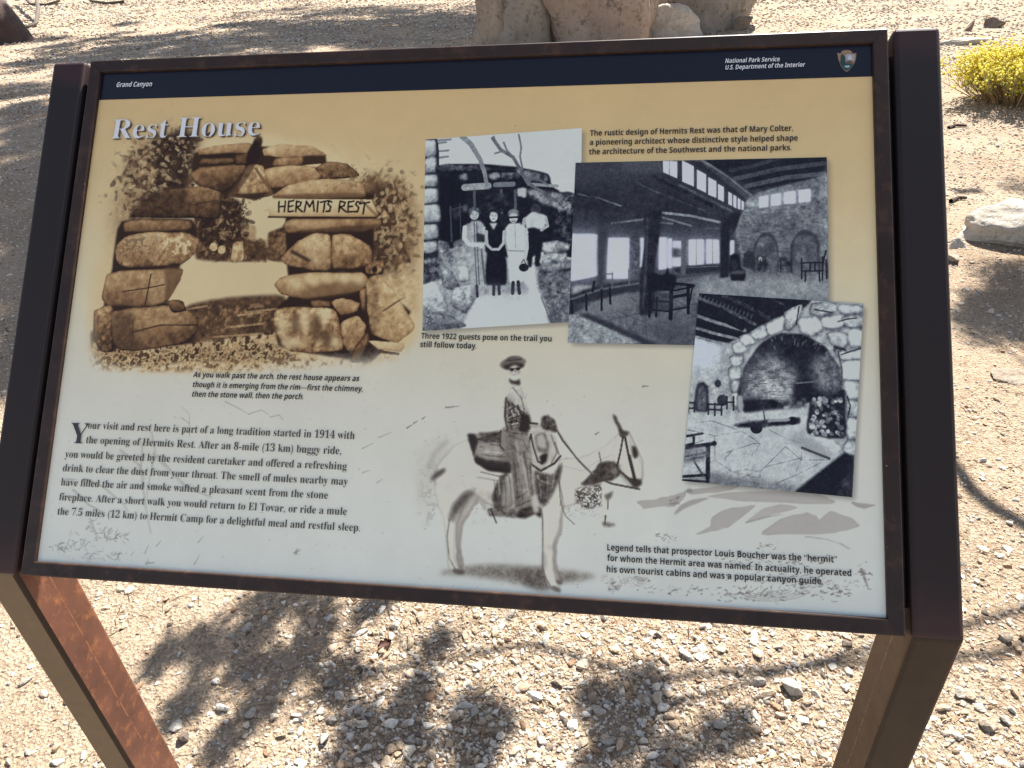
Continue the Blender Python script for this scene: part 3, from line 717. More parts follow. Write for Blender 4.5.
# ---- the rider on a mule
A.set_ramp(WARM); A.zoom(400, 340, 0.3518)
def paint_rider():
    P, Ln, E_ = A.poly, A.line, A.ell
    # faint wash of the landscape and the pale animal
    P([(40, 300), (120, 240), (200, 250), (120, 420), (60, 500), (40, 420)], 0.72, 0.35, 18, (0.05, 0.1, 0.05))
    P([(60, 380), (130, 330), (110, 470), (140, 520), (60, 520)], 0.5, 0.35, 8, (0.1, 0.2, 0), thr=('m', 0.1))
    P([(150, 430), (280, 420), (280, 500), (170, 510)], 0.5, 0.5, 8, (0.1, 0.2, 0), thr=('m', 0.15))
    P([(370, 150), (460, 120), (640, 140), (760, 160), (600, 180), (420, 180)], 0.82, 0.25, 12)
    P([(460, 480), (560, 400), (575, 500), (480, 500)], 0.5, 0.45, 6, (0.1, 0.2, 0), thr=('f', 0.2))
    P([(690, 330), (760, 300), (790, 340), (720, 400)], 0.78, 0.3, 14)
    Ln([(80, 360), (100, 320), (130, 290)], 12, 0.55, 0.3, soft=6)
    # ground shadow
    P([(110, 664), (160, 648), (270, 638), (400, 645), (520, 662), (560, 672), (500, 688), (440, 690), (428, 712), (390, 708), (330, 690), (200, 668)], 0.45, 0.85, 4, (0.16, 0.14, 0.06))
    P([(330, 655), (420, 650), (430, 690), (410, 712), (350, 690)], 0.25, 0.6, 5, (0.14, 0.12, 0))
    P([(560, 670), (690, 680), (700, 695), (600, 690)], 0.6, 0.6, 4, (0.2, 0.2, 0), thr=('m', 0))
    # the pale animal: far legs, body, near legs, neck and head, shaded towards their edges
    A.set_ramp([(0, (50, 44, 44)), (0.3, (92, 86, 84)), (0.55, (136, 132, 128)), (0.8, (178, 179, 174)), (1, (202, 205, 200))])
    S = lambda q, t=0.98, e=0.3, l=(0.02, -0.05): A.stone(q, t, (0.03, 0.04, 0.03), e, l, 1.3)
    S([(438, 470), (466, 462), (458, 540), (444, 590), (446, 650), (462, 690), (438, 690), (432, 640), (430, 590)], 0.66, 0.3)
    S([(196, 430), (230, 430), (200, 490), (176, 530), (172, 600), (182, 640), (168, 648), (160, 600), (160, 520)], 0.66, 0.3)
    S([(108, 356), (150, 306), (196, 284), (300, 300), (420, 330), (470, 350), (478, 420), (462, 474), (400, 486), (260, 470), (212, 436), (150, 452), (112, 436), (100, 396)], 1.0, 0.42)
    P([(215, 420), (300, 440), (400, 470), (440, 482), (300, 476), (220, 446)], 0.55, 0.6, 8, (0.1, 0.1, 0))
    S([(100, 410), (160, 400), (214, 420), (196, 450), (168, 488), (156, 524), (153, 600), (160, 636), (182, 660), (150, 666), (138, 640), (130, 560), (126, 510), (110, 470)], 0.98, 0.34)
    S([(404, 476), (430, 462), (462, 462), (452, 530), (436, 580), (434, 640), (442, 678), (456, 704), (436, 714), (418, 690), (408, 650), (406, 560)], 0.97, 0.34)
    S([(450, 344), (520, 332), (580, 304), (618, 270), (640, 300), (616, 350), (590, 390), (546, 414), (500, 462), (466, 474), (452, 420)], 0.98, 0.4)
    S([(612, 276), (634, 260), (656, 272), (674, 318), (690, 370), (690, 400), (676, 418), (656, 418), (640, 402), (616, 372), (604, 330)], 0.96, 0.34)
    P([(640, 270), (654, 274), (668, 320), (656, 330)], 0.6, 0.5, 3, (0.1, 0.1, 0)); P([(620, 330), (640, 360), (650, 400), (618, 374)], 0.6, 0.5, 4, (0.1, 0.1, 0))
    A.set_ramp(WARM)
    # tail, dark inner thigh, hooves, knees
    P([(88, 392), (105, 375), (130, 362), (128, 374), (105, 392), (90, 400)], 0.14, 0.9, 3)
    P([(180, 432), (205, 424), (210, 436), (172, 480), (150, 520), (138, 504), (150, 468)], 0.16, 0.85, 4, (0.1, 0.12, 0))
    Ln([(140, 510), (134, 560), (140, 620), (156, 650)], 5, 0.32, 0.7, (0.1, 0.2, 0), 0.6, soft=2)
    E_(165, 658, 18, 8, 10, tone=0.25, a=0.9, feather=1.5); E_(444, 708, 15, 7, 30, tone=0.3, a=0.85, feather=1.5); E_(452, 688, 10, 6, 30, tone=0.3, a=0.8, feather=1.5)
    Ln([(405, 495), (406, 560), (405, 640), (412, 672), (432, 706)], 4, 0.35, 0.75, (0.1, 0.2, 0), 0.7, soft=1.5); E_(424, 588, 12, 9, 0, tone=0.5, a=0.5, feather=4); E_(412, 630, 6, 26, 0, tone=0.35, a=0.5, feather=4)
    P([(584, 345), (612, 350), (622, 380), (590, 396), (560, 408)], 0.4, 0.5, 5, (0.1, 0.2, 0))
    # saddle and blankets
    P([(192, 270), (240, 265), (300, 255), (312, 300), (316, 375), (270, 372), (220, 350), (204, 318)], 0.5, 0.95, 1.2, (0.06, 0.16, 0.1))
    P([(192, 270), (212, 268), (222, 300), (212, 330), (222, 350), (270, 362), (314, 370), (314, 380), (250, 372), (214, 345), (202, 310)], 0.04, 0.95, 1.2)
    P([(215, 330), (290, 345), (315, 350), (316, 378), (250, 368), (216, 350)], 0.03, 0.9, 1.5)
    E_(252, 315, 36, 26, 15, tone=0.68, n=(0.05, 0.12, 0), feather=3); Ln([(215, 285), (290, 262), (305, 255)], 6, 0.12, 0.85); P([(225, 262), (285, 266), (280, 296), (240, 292)], 0.2, 0.6, 1.5, (0.1, 0.3, 0))
    Ln([(230, 375), (300, 392)], 4, 0.35, 0.7); Ln([(220, 390), (290, 402)], 6, 0.6, 0.6)
    P([(288, 255), (300, 250), (306, 300), (298, 312), (286, 300)], 0.55, 1, 1); Ln([(286, 258), (284, 300), (296, 314)], 4, 0.1, 0.9)
    P([(285, 385), (312, 385), (318, 470), (270, 482), (262, 440)], 0.16, 0.9, 2, (0.1, 0.2, 0)); P([(296, 390), (312, 390), (318, 470), (290, 470)], 0.75, 0.7, 2)
    P([(250, 478), (330, 482), (336, 504), (256, 500)], 0.3, 0.9, 1.5, (0.2, 0.35, 0)); Ln([(258, 480), (274, 520)], 4, 0.1, 0.9)
    for q in ([(230, 285), (262, 280), (292, 288)], [(225, 305), (250, 296), (285, 300)], [(232, 325), (260, 330), (300, 332)], [(240, 340), (280, 350), (310, 352)], [(268, 400), (272, 450), (280, 470)], [(296, 395), (302, 440), (300, 470)]): Ln(q, 4, 0.1, 0.45, (0.1, 0.4, 0), 0.5, soft=1.5)
    for q in ([(236, 300), (262, 292), (282, 296)], [(236, 318), (262, 318), (290, 322)], [(280, 400), (284, 440)], [(306, 390), (310, 430)]): Ln(q, 4, 0.92, 0.6, (0, 0.2, 0), 0.5, soft=1.5)
    # bag
    E_(402, 312, 50, 62, 0, tone=0.82, n=(0.04, 0.12, 0.05), feather=1.5)
    Ln([(372, 270), (362, 310), (372, 352), (400, 372), (440, 350), (456, 330)], 6, 0.1, 0.9, (0, 0.2, 0)); Ln([(372, 268), (378, 300), (392, 345), (404, 352)], 5, 0.15, 0.9)
    P([(384, 270), (410, 264), (424, 300), (420, 320), (392, 318)], 0.35, 0.9, 1, (0.05, 0.1, 0)); P([(388, 274), (408, 268), (416, 302), (396, 306)], 0.8, 0.9, 1)
    P([(396, 330), (422, 322), (414, 348), (400, 352)], 0.04, 1, 1); Ln([(430, 270), (446, 320), (430, 350)], 4, 0.4, 0.7); Ln([(440, 290), (452, 325)], 4, 0.2, 0.6)
    P([(380, 372), (430, 384), (462, 350), (452, 400), (430, 450), (404, 475), (388, 450)], 0.13, 0.9, 2.5, (0.2, 0.25, 0))
    for q in ([(392, 385), (400, 430), (402, 470)], [(420, 392), (418, 430)], [(440, 375), (432, 420)], [(400, 400), (430, 410)]): Ln(q, 4, 0.7, 0.5, (0.1, 0.5, 0), 0.5, soft=1.2)
    # rider
    P([(304, 150), (318, 128), (345, 132), (358, 160), (366, 210), (366, 262), (305, 258), (300, 200)], 0.88, 0.95, 1.2, (0.04, 0.1, 0))
    P([(300, 165), (312, 170), (330, 190), (352, 196), (366, 210), (368, 262), (304, 258)], 0.3, 0.8, 4, (0.3, 0.25, 0.1))
    for q in ([(306, 175), (320, 215), (316, 250)], [(318, 180), (334, 200), (330, 240)], [(335, 185), (346, 215), (342, 250)], [(352, 196), (350, 220), (360, 240)], [(308, 235), (330, 228), (352, 240)], [(310, 215), (325, 205), (345, 210)]): Ln(q, 5, 0.06, 0.8, (0.1, 0.2, 0), 0.5)
    for q in ([(312, 190), (324, 220)], [(326, 190), (340, 215)], [(346, 195), (356, 205)], [(318, 240), (335, 236)]): Ln(q, 4, 0.95, 0.7)
    P([(346, 210), (368, 214), (372, 246), (360, 266), (340, 256)], 0.05, 0.95, 1.2)
    Ln([(302, 165), (298, 215), (306, 258)], 6, 0.15, 0.85, (0, 0.2, 0)); Ln([(320, 135), (345, 165), (355, 205)], 4, 0.4, 0.6, (0, 0.3, 0))
    Ln([(310, 200), (330, 188), (345, 205)], 4, 0.1, 0.8); Ln([(312, 225), (340, 215)], 4, 0.1, 0.8)
    P([(366, 238), (400, 240), (420, 228), (418, 244), (380, 252)], 0.7, 1, 1); Ln([(366, 236), (390, 238)], 6, 0.1, 0.9)
    P([(400, 222), (420, 214), (440, 228), (446, 262), (420, 258), (402, 248)], 0.15, 0.95, 1, (0.2, 0.4, 0))
    P([(304, 260), (340, 264), (364, 266), (374, 320), (378, 400), (384, 466), (350, 476), (328, 480), (320, 400), (312, 320)], 0.56, 1, 1, (0.08, 0.14, 0.06))
    P([(304, 262), (326, 264), (336, 400), (344, 476), (328, 480), (320, 400), (312, 320)], 0.25, 0.6, 4, (0.1, 0.1, 0))
    for q in ([(312, 272), (350, 285), (366, 320)], [(318, 300), (345, 330), (372, 340)], [(322, 340), (330, 390), (334, 440)], [(352, 320), (362, 370), (366, 420)], [(338, 350), (345, 400), (348, 455)], [(330, 450), (350, 440), (378, 415)], [(370, 350), (372, 400), (378, 450)], [(304, 262), (364, 268)], [(330, 474), (380, 452)]):
        Ln(q, 5, 0.14, 0.5, (0.05, 0.2, 0), 0.5, soft=1.6)
    for q in ([(330, 290), (340, 350), (345, 410)], [(345, 330), (360, 400), (366, 440)]): Ln(q, 7, 0.85, 0.5, taper=0.5, soft=2)
    P([(336, 486), (360, 474), (384, 470), (402, 478), (400, 506), (380, 496), (350, 508), (334, 502)], 0.1, 1, 1, (0.1, 0.25, 0)); P([(372, 448), (388, 440), (396, 484), (380, 490)], 0.85, 0.9, 1)
    P([(310, 108), (338, 108), (340, 128), (316, 126)], 0.12, 1, 1)
    E_(321, 66, 38, 17, -9, tone=0.42, n=(0.05, 0.1, 0.05), feather=0.8); E_(324, 55, 23, 10, -6, tone=0.34, n=(0.05, 0.1, 0), feather=0.8); Ln([(302, 60), (345, 54)], 4, 0.15, 0.8)
    E_(324, 75, 30, 10, -6, tone=0.1, feather=1.2)
    E_(326, 90, 17, 19, 0, tone=0.74, n=(0.05, 0.1, 0), feather=0.8)
    E_(318, 84, 6.5, 4.5, 0, tone=0.05, feather=0.5); E_(335, 82, 6.5, 4.5, 0, tone=0.05, feather=0.5); Ln([(310, 82), (342, 80)], 2.5, 0.1, 0.9); Ln([(327, 84), (329, 94)], 3.5, 0.45, 0.7)
    E_(326, 104, 15, 12, 0, tone=1.0, feather=1.0); Ln([(318, 99), (334, 98)], 3, 0.6, 0.6)
    # neck, head, bridle
    P([(512, 412), (540, 384), (566, 350), (590, 344), (616, 350), (628, 378), (604, 398), (576, 402), (545, 414)], 0.10, 0.92, 1.5, (0.08, 0.2, 0))
    P([(584, 352), (612, 356), (618, 386), (590, 392)], 0.42, 0.7, 1.5, (0.1, 0.3, 0))
    P([(500, 424), (540, 412), (572, 412), (572, 470), (520, 478), (498, 460)], 0.25, 0.9, 2, (0.3, 0.4, 0), thr=('f', -0.1))
    Ln([(470, 360), (520, 372), (560, 345), (600, 328)], 4, 0.6, 0.5, soft=2); Ln([(460, 350), (452, 400), (462, 450), (455, 470)], 4, 0.4, 0.6, soft=1.5)
    P([(604, 208), (614, 216), (628, 244), (634, 262), (626, 262), (612, 236)], 0.12, 0.95, 0.8); P([(622, 252), (652, 262), (640, 280), (628, 278)], 0.12, 0.9, 1)
    Ln([(652, 262), (670, 300), (690, 345), (688, 390), (684, 402)], 4, 0.62, 0.6, soft=1.5)
    Ln([(634, 276), (626, 320), (618, 355)], 5, 0.1, 0.95); Ln([(640, 278), (652, 340), (668, 400)], 6, 0.06, 0.95); Ln([(652, 330), (668, 398)], 9, 0.1, 0.8)
    P([(658, 300), (672, 306), (676, 330), (664, 336)], 0.06, 0.95, 1); P([(618, 372), (650, 392), (684, 396), (686, 412), (664, 420), (652, 404)], 0.08, 0.95, 1.2); Ln([(622, 370), (660, 402)], 6, 0.15, 0.9)
    Ln([(440, 244), (462, 285), (510, 345), (552, 386), (600, 408), (680, 424)], 5.5, 0.2, 0.95); Ln([(444, 250), (500, 330), (548, 380)], 2.5, 0.7, 0.8)
    Ln([(452, 400), (456, 460), (470, 500), (496, 524)], 2.6, 0.3, 0.8); Ln([(566, 320), (572, 350)], 4, 0.3, 0.8)
    Ln([(580, 410), (582, 470), (586, 515)], 13, 0.95, 0.9); Ln([(584, 500), (582, 526)], 5, 0.15, 0.8, (0.2, 0.5, 0)); P([(584, 440), (606, 428), (600, 446), (588, 456)], 0.3, 0.9, 1); Ln([(592, 456), (590, 480)], 4, 0.3, 0.8)
    P([(574, 518), (606, 520), (612, 528), (580, 530)], 0.3, 0.8, 1.5, (0.2, 0.4, 0))
    rg = np.random.default_rng(4)
    for _ in range(70): 
        x, y = rg.uniform(20, 560), rg.uniform(150, 720); E_(x, y, rg.uniform(0.8, 3.5), rg.uniform(0.8, 1.6), -20, tone=0.35, a=rg.uniform(0.2, 0.6), feather=0.3)
    for q in ([(130, 192), (168, 188)], [(20, 250), (36, 240)], [(40, 236), (50, 230)], [(64, 224), (72, 218)], [(690, 132), (706, 131)], [(556, 268), (566, 262)]): Ln(q, 5, 0.35, 0.7, taper=0.4)
paint_rider()

# ---- wear: flaked film at the lower right, smears across the text, scuffs and scratches
def paint_wear():
    A.set_ramp([(0, (78, 76, 78)), (0.5, (132, 130, 130)), (1, (168, 168, 167))])
    A.zoom(590, 470, 0.3125)
    def flake(P, t=0.83):
        A.poly(P, t-0.4, 0.6, 0.7); Q = np.array(P, float); c = Q.mean(0); A.poly(c+(Q-c)*0.95, t, 0.8, 1.0, (0.01, 0.03, 0.03))
    flake([(150, 100), (200, 97), (260, 82), (308, 70), (298, 96), (270, 116), (230, 116), (172, 122)])
    flake([(264, 148), (290, 112), (340, 92), (390, 88), (350, 104), (300, 124)], 0.72)
    flake([(336, 206), (385, 180), (390, 150), (440, 124), (530, 112), (500, 140), (450, 178), (400, 196)])
    flake([(500, 165), (560, 120), (620, 110), (664, 122), (600, 138), (540, 156)], 0.9)
    flake([(548, 206), (610, 156), (690, 138), (722, 146), (734, 160), (770, 132), (830, 150), (864, 180), (780, 202), (700, 206)], 0.86)
    flake([(370, 84), (470, 70), (700, 66), (760, 88), (784, 106), (690, 108), (500, 100)], 0.86)
    flake([(840, 104), (915, 112), (880, 122), (856, 118)], 0.7)
    flake([(300, 66), (410, 52), (460, 40), (480, 52), (420, 70), (330, 78)], 0.8)
    A.line([(500, 168), (560, 152), (610, 142)], 6, 0.45, 0.6, taper=0.4); A.line([(690, 213), (760, 222), (810, 240)], 5, 0.5, 0.5, taper=0.3); A.line([(800, 235), (830, 252)], 5, 0.5, 0.5)
    A.ell(318, 66, 10, 8, tone=0.3, a=0.6, feather=1)
    rg = np.random.default_rng(8)
    for cx, cy, cnt, sx, sy in ((240, 215, 14, 28, 10), (560, 245, 12, 40, 10), (260, 100, 16, 16, 16), (75, 370, 30, 26, 18), (300, 385, 40, 130, 10), (600, 350, 60, 150, 22), (560, 395, 70, 110, 22), (690, 385, 50, 90, 26), (800, 385, 40, 50, 30), (500, 290, 30, 100, 20), (870, 340, 16, 20, 30), (155, 350, 22, 24, 8), (660, 290, 26, 80, 20), (460, 400, 26, 60, 16)):
        for _ in range(cnt):
            x, y = rg.normal(cx, sx*0.6), rg.normal(cy, sy*0.6); th = rg.uniform(-1, 0.7); l = rg.uniform(3, 16)
            A.line([(x, y), (x+l*math.cos(th)*0.6, y+l*math.sin(th)*0.3+1), (x+l*math.cos(th), y+l*math.sin(th))], rg.uniform(2, 5), rg.uniform(0, 0.6), rg.uniform(0.35, 0.85), taper=0.4)
    for k in range(6):   # concentric scuffs
        rr = 22+k*13; t = np.linspace(0.3, 2.4, 9); A.line(np.c_[575+rr*1.5*np.cos(t), 380+rr*0.45*np.sin(t)], 3, 0.4, 0.45)
    A.line([(868, 318), (878, 345), (888, 372)], 9, 0.3, 0.7, (0.2, 0.5, 0), 0.6); A.line([(860, 325), (880, 330)], 5, 0.2, 0.7)
    A.zoom(30, 360, 0.3613)
    for q, w in (([(310, 230), (306, 300), (318, 400), (334, 480)], 7), ([(335, 200), (345, 250), (330, 330), (322, 380)], 6), ([(345, 260), (390, 310), (430, 350), (500, 380)], 12), ([(250, 250), (300, 290), (316, 330)], 9),
                 ([(150, 330), (200, 350), (260, 400), (270, 420)], 8), ([(120, 360), (160, 400), (200, 420)], 8), ([(100, 330), (130, 330)], 6), ([(165, 440), (185, 490), (175, 500)], 7), ([(440, 210), (440, 150), (420, 130)], 4)):
        A.line(q, w, 0.8, 0.6, (0.05, 0.2, 0.1), 0.5, soft=2); A.line([(a+w*0.45, b) for a, b in q], 1.8, 0.35, 0.45, taper=0.5)
    for q in ([(540, 115), (580, 135), (605, 150)], [(605, 150), (640, 138), (660, 150)], [(665, 158), (690, 152), (700, 165)], [(965, 215), (1000, 200)], [(920, 245), (950, 230)], [(920, 312), (940, 305)], [(960, 340), (975, 330)], [(420, 160), (440, 175)], [(455, 565), (470, 540)], [(465, 505), (480, 488)], [(318, 535), (328, 512)], [(350, 515), (362, 500)], [(320, 565), (345, 560)]):
        A.line(q, 4, 0.4, 0.55, taper=0.5)
    for cx, cy, cnt, sx, sy in ((90, 520, 26, 25, 14), (140, 500, 30, 30, 30), (210, 490, 26, 26, 20), (250, 490, 14, 30, 14), (240, 545, 16, 26, 10), (170, 545, 16, 40, 12), (330, 560, 5, 12, 4), (735, 535, 5, 5, 5), (170, 460, 10, 20, 16)):
        for _ in range(cnt):
            x, y = rg.normal(cx, sx*0.6), rg.normal(cy, sy*0.6); th = rg.uniform(-1.6, 0.8); l = rg.uniform(4, 18)
            A.line([(x, y), (x+l*math.cos(th), y+l*math.sin(th))], rg.uniform(2, 5), rg.uniform(0.1, 0.7), rg.uniform(0.3, 0.7), taper=0.4)
    for _ in range(120):   # hairline scratches and dust specks everywhere
        x, y = rg.uniform(30, 1000), rg.uniform(60, 580); th = rg.uniform(-1.2, 0.3); l = rg.uniform(2, 9)
        A.line([(x, y), (x+l*math.cos(th), y+l*math.sin(th))], rg.uniform(1.5, 3), rg.uniform(0.2, 0.7), rg.uniform(0.15, 0.4))
    A.zoom(0, 0, 1.0)
    for _ in range(150):
        x, y = rg.uniform(60, 880), rg.uniform(100, 600); A.ell(x, y, rg.uniform(0.3, 0.9), rg.uniform(0.3, 0.8), 0, tone=rg.uniform(0, 0.6), a=rg.uniform(0.15, 0.5), feather=0.2)
paint_wear()

# ---- soft printed shadows of the three framed photographs
CORN = {'women': [(425.6, 139.7), (581.9, 128.1), (579.5, 321.5), (422.5, 331)],
        'hall': [(575.6, 163), (826.6, 157.5), (829.5, 347.5), (567.8, 343)],
        'hearth': [(699, 293.5), (863.3, 304), (851.9, 497.2), (682, 480.8)]}
A.set_ramp([(0, (70, 66, 66)), (1, (120, 120, 120))])
for k in CORN:
    A.zoom(0, 0, 1.0); A.poly([(x+3.5, y+3.5) for x, y in CORN[k]], 0.4, 0.5, 5, smooth=False)

PRINT = mat_print('printed laminate')
col = to_albedo(A.img).reshape(-1, 3)
cc = np.arange(NXP)*PS+PS/2+U0; rr_ = V1-(np.arange(NYP)*PS+PS/2)
GX, GY = np.meshgrid(cc, rr_)
V = np.stack([GX, GY, np.zeros_like(GX)], -1).reshape(-1, 3)
Fc = grid_faces(NXP, NYP)[:, ::-1]
def piece(name, rects, invert=False, **kw):
    """the faces of the panel sheet inside the photo-pixel rectangles (or outside all of them)"""
    fc = Fc[:, 0]; r_, c_ = fc//NXP, fc % NXP; sel = np.zeros(len(Fc), bool)
    for x0, y0, x1, y1 in rects:
        q = tf_panel([(x0, y0), (x1, y0), (x1, y1), (x0, y1)]); a, b = q.min(0), q.max(0)
        sel |= (c_ >= a[0]) & (c_ < b[0]) & (r_ >= a[1]) & (r_ < b[1])
    if invert: sel = ~sel
    f = Fc[sel]; used = np.unique(f); idx = np.full(len(V), -1); idx[used] = np.arange(len(used))
    o = mesh_np(name, V[used], idx[f], PRINT, kw['parent'], col[used])
    if kw.get('label'): o['label'] = kw['label']
    return o
R_ARCH = (88, 118, 424, 372); R_RIDER = (426, 352, 655, 596)
panel = piece('graphic_panel', [R_ARCH, R_RIDER], True, parent=exhibit)
panel.matrix_local = PANEL_M @ Matrix.Translation((0, 0, PANEL_DEPTH))
piece('printed_photograph', [R_ARCH], parent=panel, label='sepia photograph of a stacked stone arch with a carved name slab')
piece('printed_photograph', [R_RIDER], parent=panel, label='faded photograph of a bearded rider in a wide hat on a mule')
A = None

# ---- the three framed black and white photographs, each a print on the panel
def framed(key, ps, paint, lift, label):
    q = px2uv(CORN[key])
    wm = (np.linalg.norm(q[1]-q[0])+np.linalg.norm(q[2]-q[3]))/2; hm = (np.linalg.norm(q[3]-q[0])+np.linalg.norm(q[2]-q[1]))/2
    w, h = int(wm/ps), int(hm/ps)
    rect = [(0, 0), (w, 0), (w, h), (0, h)]
    Hp = homography(CORN[key], rect); Hu = homography(rect, q)
    a = Art(w, h, lambda P: hmap(Hp, P), MONO)
    paint(a)
    g = np.random.default_rng(9).normal(0, 1, (h, w)).astype(np.float32); g = box(g, 1)*2.2
    lum = a.img.mean(-1, keepdims=True)/210.0
    a.img = a.img + (g*5.5+a.N['f']*9)[..., None]*(0.35+1.3*lum*(1-lum)*2)
    a.img = a.img*(0.86+0.20*np.clip(lum, 0, 1))
    jj, ii = np.meshgrid(np.arange(w)*(w/(w-1)), np.arange(h)*(h/(h-1)))
    uv = hmap(Hu, np.c_[jj.ravel(), ii.ravel()])
    o = mesh_np('printed_photograph', np.c_[uv, np.full(len(uv), lift)], grid_faces(w, h)[:, ::-1], PRINT, panel, to_albedo(a.img).reshape(-1, 3))
    o['label'] = label

def paint_women(A):
    A.zoom(410, 110, 0.3125); P, Ln, E_, S = A.poly, A.line, A.ell, A.stone
    A.img[:] = (190, 199, 202); A.img += A.N['b'][..., None]*3
    P([(40, 60), (560, 40), (560, 250), (440, 230), (40, 190)], 0.93, 1, 2)
    P([(88, 185), (300, 178), (440, 205), (452, 238), (480, 262), (530, 275), (530, 470), (430, 450), (330, 500), (140, 470), (92, 440)], 0.06, 1, 1, (0.02, 0.06, 0.03))
    P([(100, 240), (160, 240), (180, 300), (180, 430), (100, 430)], 0.03, 1, 2)
    for x0, x1 in ((92, 140), (100, 130)): pass
    for x, y in ((100, 104), (108, 130), (106, 150), (115, 95)): Ln([(70, y+6), (x+16, y)], 7, 0.5, 0.9)
    P([(44, 95), (88, 95), (96, 200), (96, 470), (90, 500), (40, 520)], 0.12)
    for q in ([(46, 100), (84, 98), (84, 148), (46, 150)], [(52, 156), (84, 152), (86, 200), (50, 202)], [(44, 210), (88, 208), (88, 244), (44, 246)], [(46, 254), (90, 252), (90, 296), (46, 300)], [(42, 308), (92, 304), (98, 356), (42, 360)], [(44, 368), (88, 366), (90, 410), (44, 416)], [(44, 424), (84, 420), (88, 452), (44, 460)]): S(q, 0.74, (0.06, 0.14, 0))
    # roof edge and logs
    for q, t in (([(155, 210), (180, 200), (186, 222), (164, 226)], 0.6), ([(250, 208), (280, 196), (290, 216), (262, 226)], 0.65), ([(290, 200), (330, 192), (360, 205), (340, 228), (296, 224)], 0.4), ([(330, 190), (390, 195), (440, 210), (446, 230), (380, 232)], 0.45), ([(92, 178), (230, 176), (330, 192), (330, 202), (92, 198)], 0.22)): S(q, t, (0.1, 0.25, 0))
    Ln([(176, 248), (250, 244)], 22, 0.62, 1, (0.05, 0.1, 0)); Ln([(274, 240), (330, 238)], 16, 0.5); Ln([(380, 238), (470, 244)], 10, 0.62); Ln([(180, 262), (330, 250)], 5, 0.1)
    P([(345, 250), (372, 250), (370, 280), (345, 276)], 0.85, 0.9, 1); P([(376, 256), (480, 268), (520, 300), (500, 320), (400, 290)], 0.55, 0.9, 2, (0.1, 0.35, 0))
    for x in (206, 292, 336): Ln([(x, 258), (x+2, 330)], 8, 0.42, 0.8)
    Ln([(130, 310), (134, 420)], 5, 0.35, 0.8); Ln([(160, 300), (164, 410)], 4, 0.3, 0.8); Ln([(128, 320), (168, 310)], 4, 0.3, 0.8); E_(150, 330, 14, 22, tone=0.3, a=0.5, n=(0.1, 0.2, 0), feather=3); E_(177, 315, 8, 12, tone=0.55, a=0.7, feather=2)
    P([(140, 425), (190, 405), (200, 440), (150, 450)], 0.5, 0.9, 1.5, (0.1, 0.2, 0))
    P([(225, 275), (300, 270), (320, 320), (230, 330)], 0.14, 0.9, 3, (0.1, 0.2, 0))
    # bare branches
    Ln([(166, 84), (195, 110), (225, 160), (240, 205), (246, 240)], 17, 0.56, 1, (0.03, 0.08, 0), 0.7)
    Ln([(265, 92), (290, 128), (330, 152), (352, 190), (375, 232), (420, 262), (470, 292), (490, 320)], 11, 0.42, 1, (0.05, 0.1, 0), 0.9)
    for q in ([(348, 80), (356, 120), (352, 150), (360, 190)], [(290, 128), (275, 110), (268, 86)], [(300, 132), (272, 140)], [(330, 152), (310, 130), (300, 105)], [(375, 232), (400, 215), (440, 240)]): Ln(q, 6, 0.45, 0.95)
    Ln([(475, 300), (488, 340), (500, 400)], 16, 0.5, 0.9, (0.1, 0.3, 0)); P([(480, 270), (530, 270), (530, 340), (490, 320)], 0.4, 0.9, 3, (0.2, 0.4, 0)); P([(470, 330), (525, 330), (525, 420), (465, 410)], 0.15, 0.9, 3, (0.1, 0.3, 0))
    # ground: trail, rocks
    P([(90, 470), (140, 440), (200, 440), (330, 480), (430, 490), (520, 480), (520, 700), (30, 720), (35, 500)], 0.66, 1, 1.5, (0.06, 0.14, 0.06))
    P([(330, 500), (400, 495), (430, 505), (405, 560), (430, 610), (450, 690), (170, 710), (200, 630), (230, 590), (380, 580)], 0.88, 1, 3, (0.02, 0.04, 0.03))
    P([(405, 500), (520, 485), (515, 690), (452, 690), (430, 610), (410, 560)], 0.48, 1, 3, (0.12, 0.22, 0.1)); Ln([(420, 560), (460, 580), (510, 590)], 6, 0.2, 0.6, (0, 0.4, 0)); Ln([(430, 520), (520, 510)], 8, 0.25, 0.5, (0.1, 0.4, 0))
    for q in ([(424, 425), (470, 418), (512, 430), (500, 455), (430, 462)], [(430, 462), (500, 456), (496, 486), (424, 490)]): S(q, 0.72, (0.1, 0.3, 0))
    P([(90, 420), (120, 425), (140, 480), (96, 490)], 0.55, 1, 1, (0.1, 0.3, 0)); P([(40, 480), (100, 470), (110, 530), (40, 560)], 0.32, 1, 3, (0.15, 0.3, 0))
    for q, t in (([(40, 560), (80, 548), (112, 600), (120, 650), (60, 650), (38, 610)], 0.84), ([(100, 500), (140, 520), (160, 570), (110, 570)], 0.6), ([(140, 570), (200, 555), (212, 590), (180, 650), (130, 620)], 0.68), ([(150, 505), (186, 500), (190, 545), (155, 550)], 0.8), ([(36, 650), (120, 655), (180, 690), (60, 710), (36, 700)], 0.6)): S(q, t, (0.1, 0.22, 0))
    P([(36, 640), (110, 650), (120, 690), (60, 700)], 0.2, 0.7, 3, (0.1, 0.2, 0), thr=('m', 0))
    Ln([(452, 680), (436, 640), (420, 600)], 5, 0.35, 0.6)
    # man seen from behind
    E_(402, 320, 16, 20, tone=0.25, n=(0, 0.1, 0)); P([(366, 345), (395, 328), (432, 338), (436, 360), (424, 388), (376, 386)], 0.84, 1, 1, (0.02, 0.08, 0)); P([(372, 384), (420, 384), (420, 440), (416, 495), (402, 500), (396, 440), (390, 500), (378, 498)], 0.05, 1, 1); Ln([(366, 350), (360, 380), (374, 392)], 10, 0.7); Ln([(434, 345), (440, 372), (420, 384)], 9, 0.72)
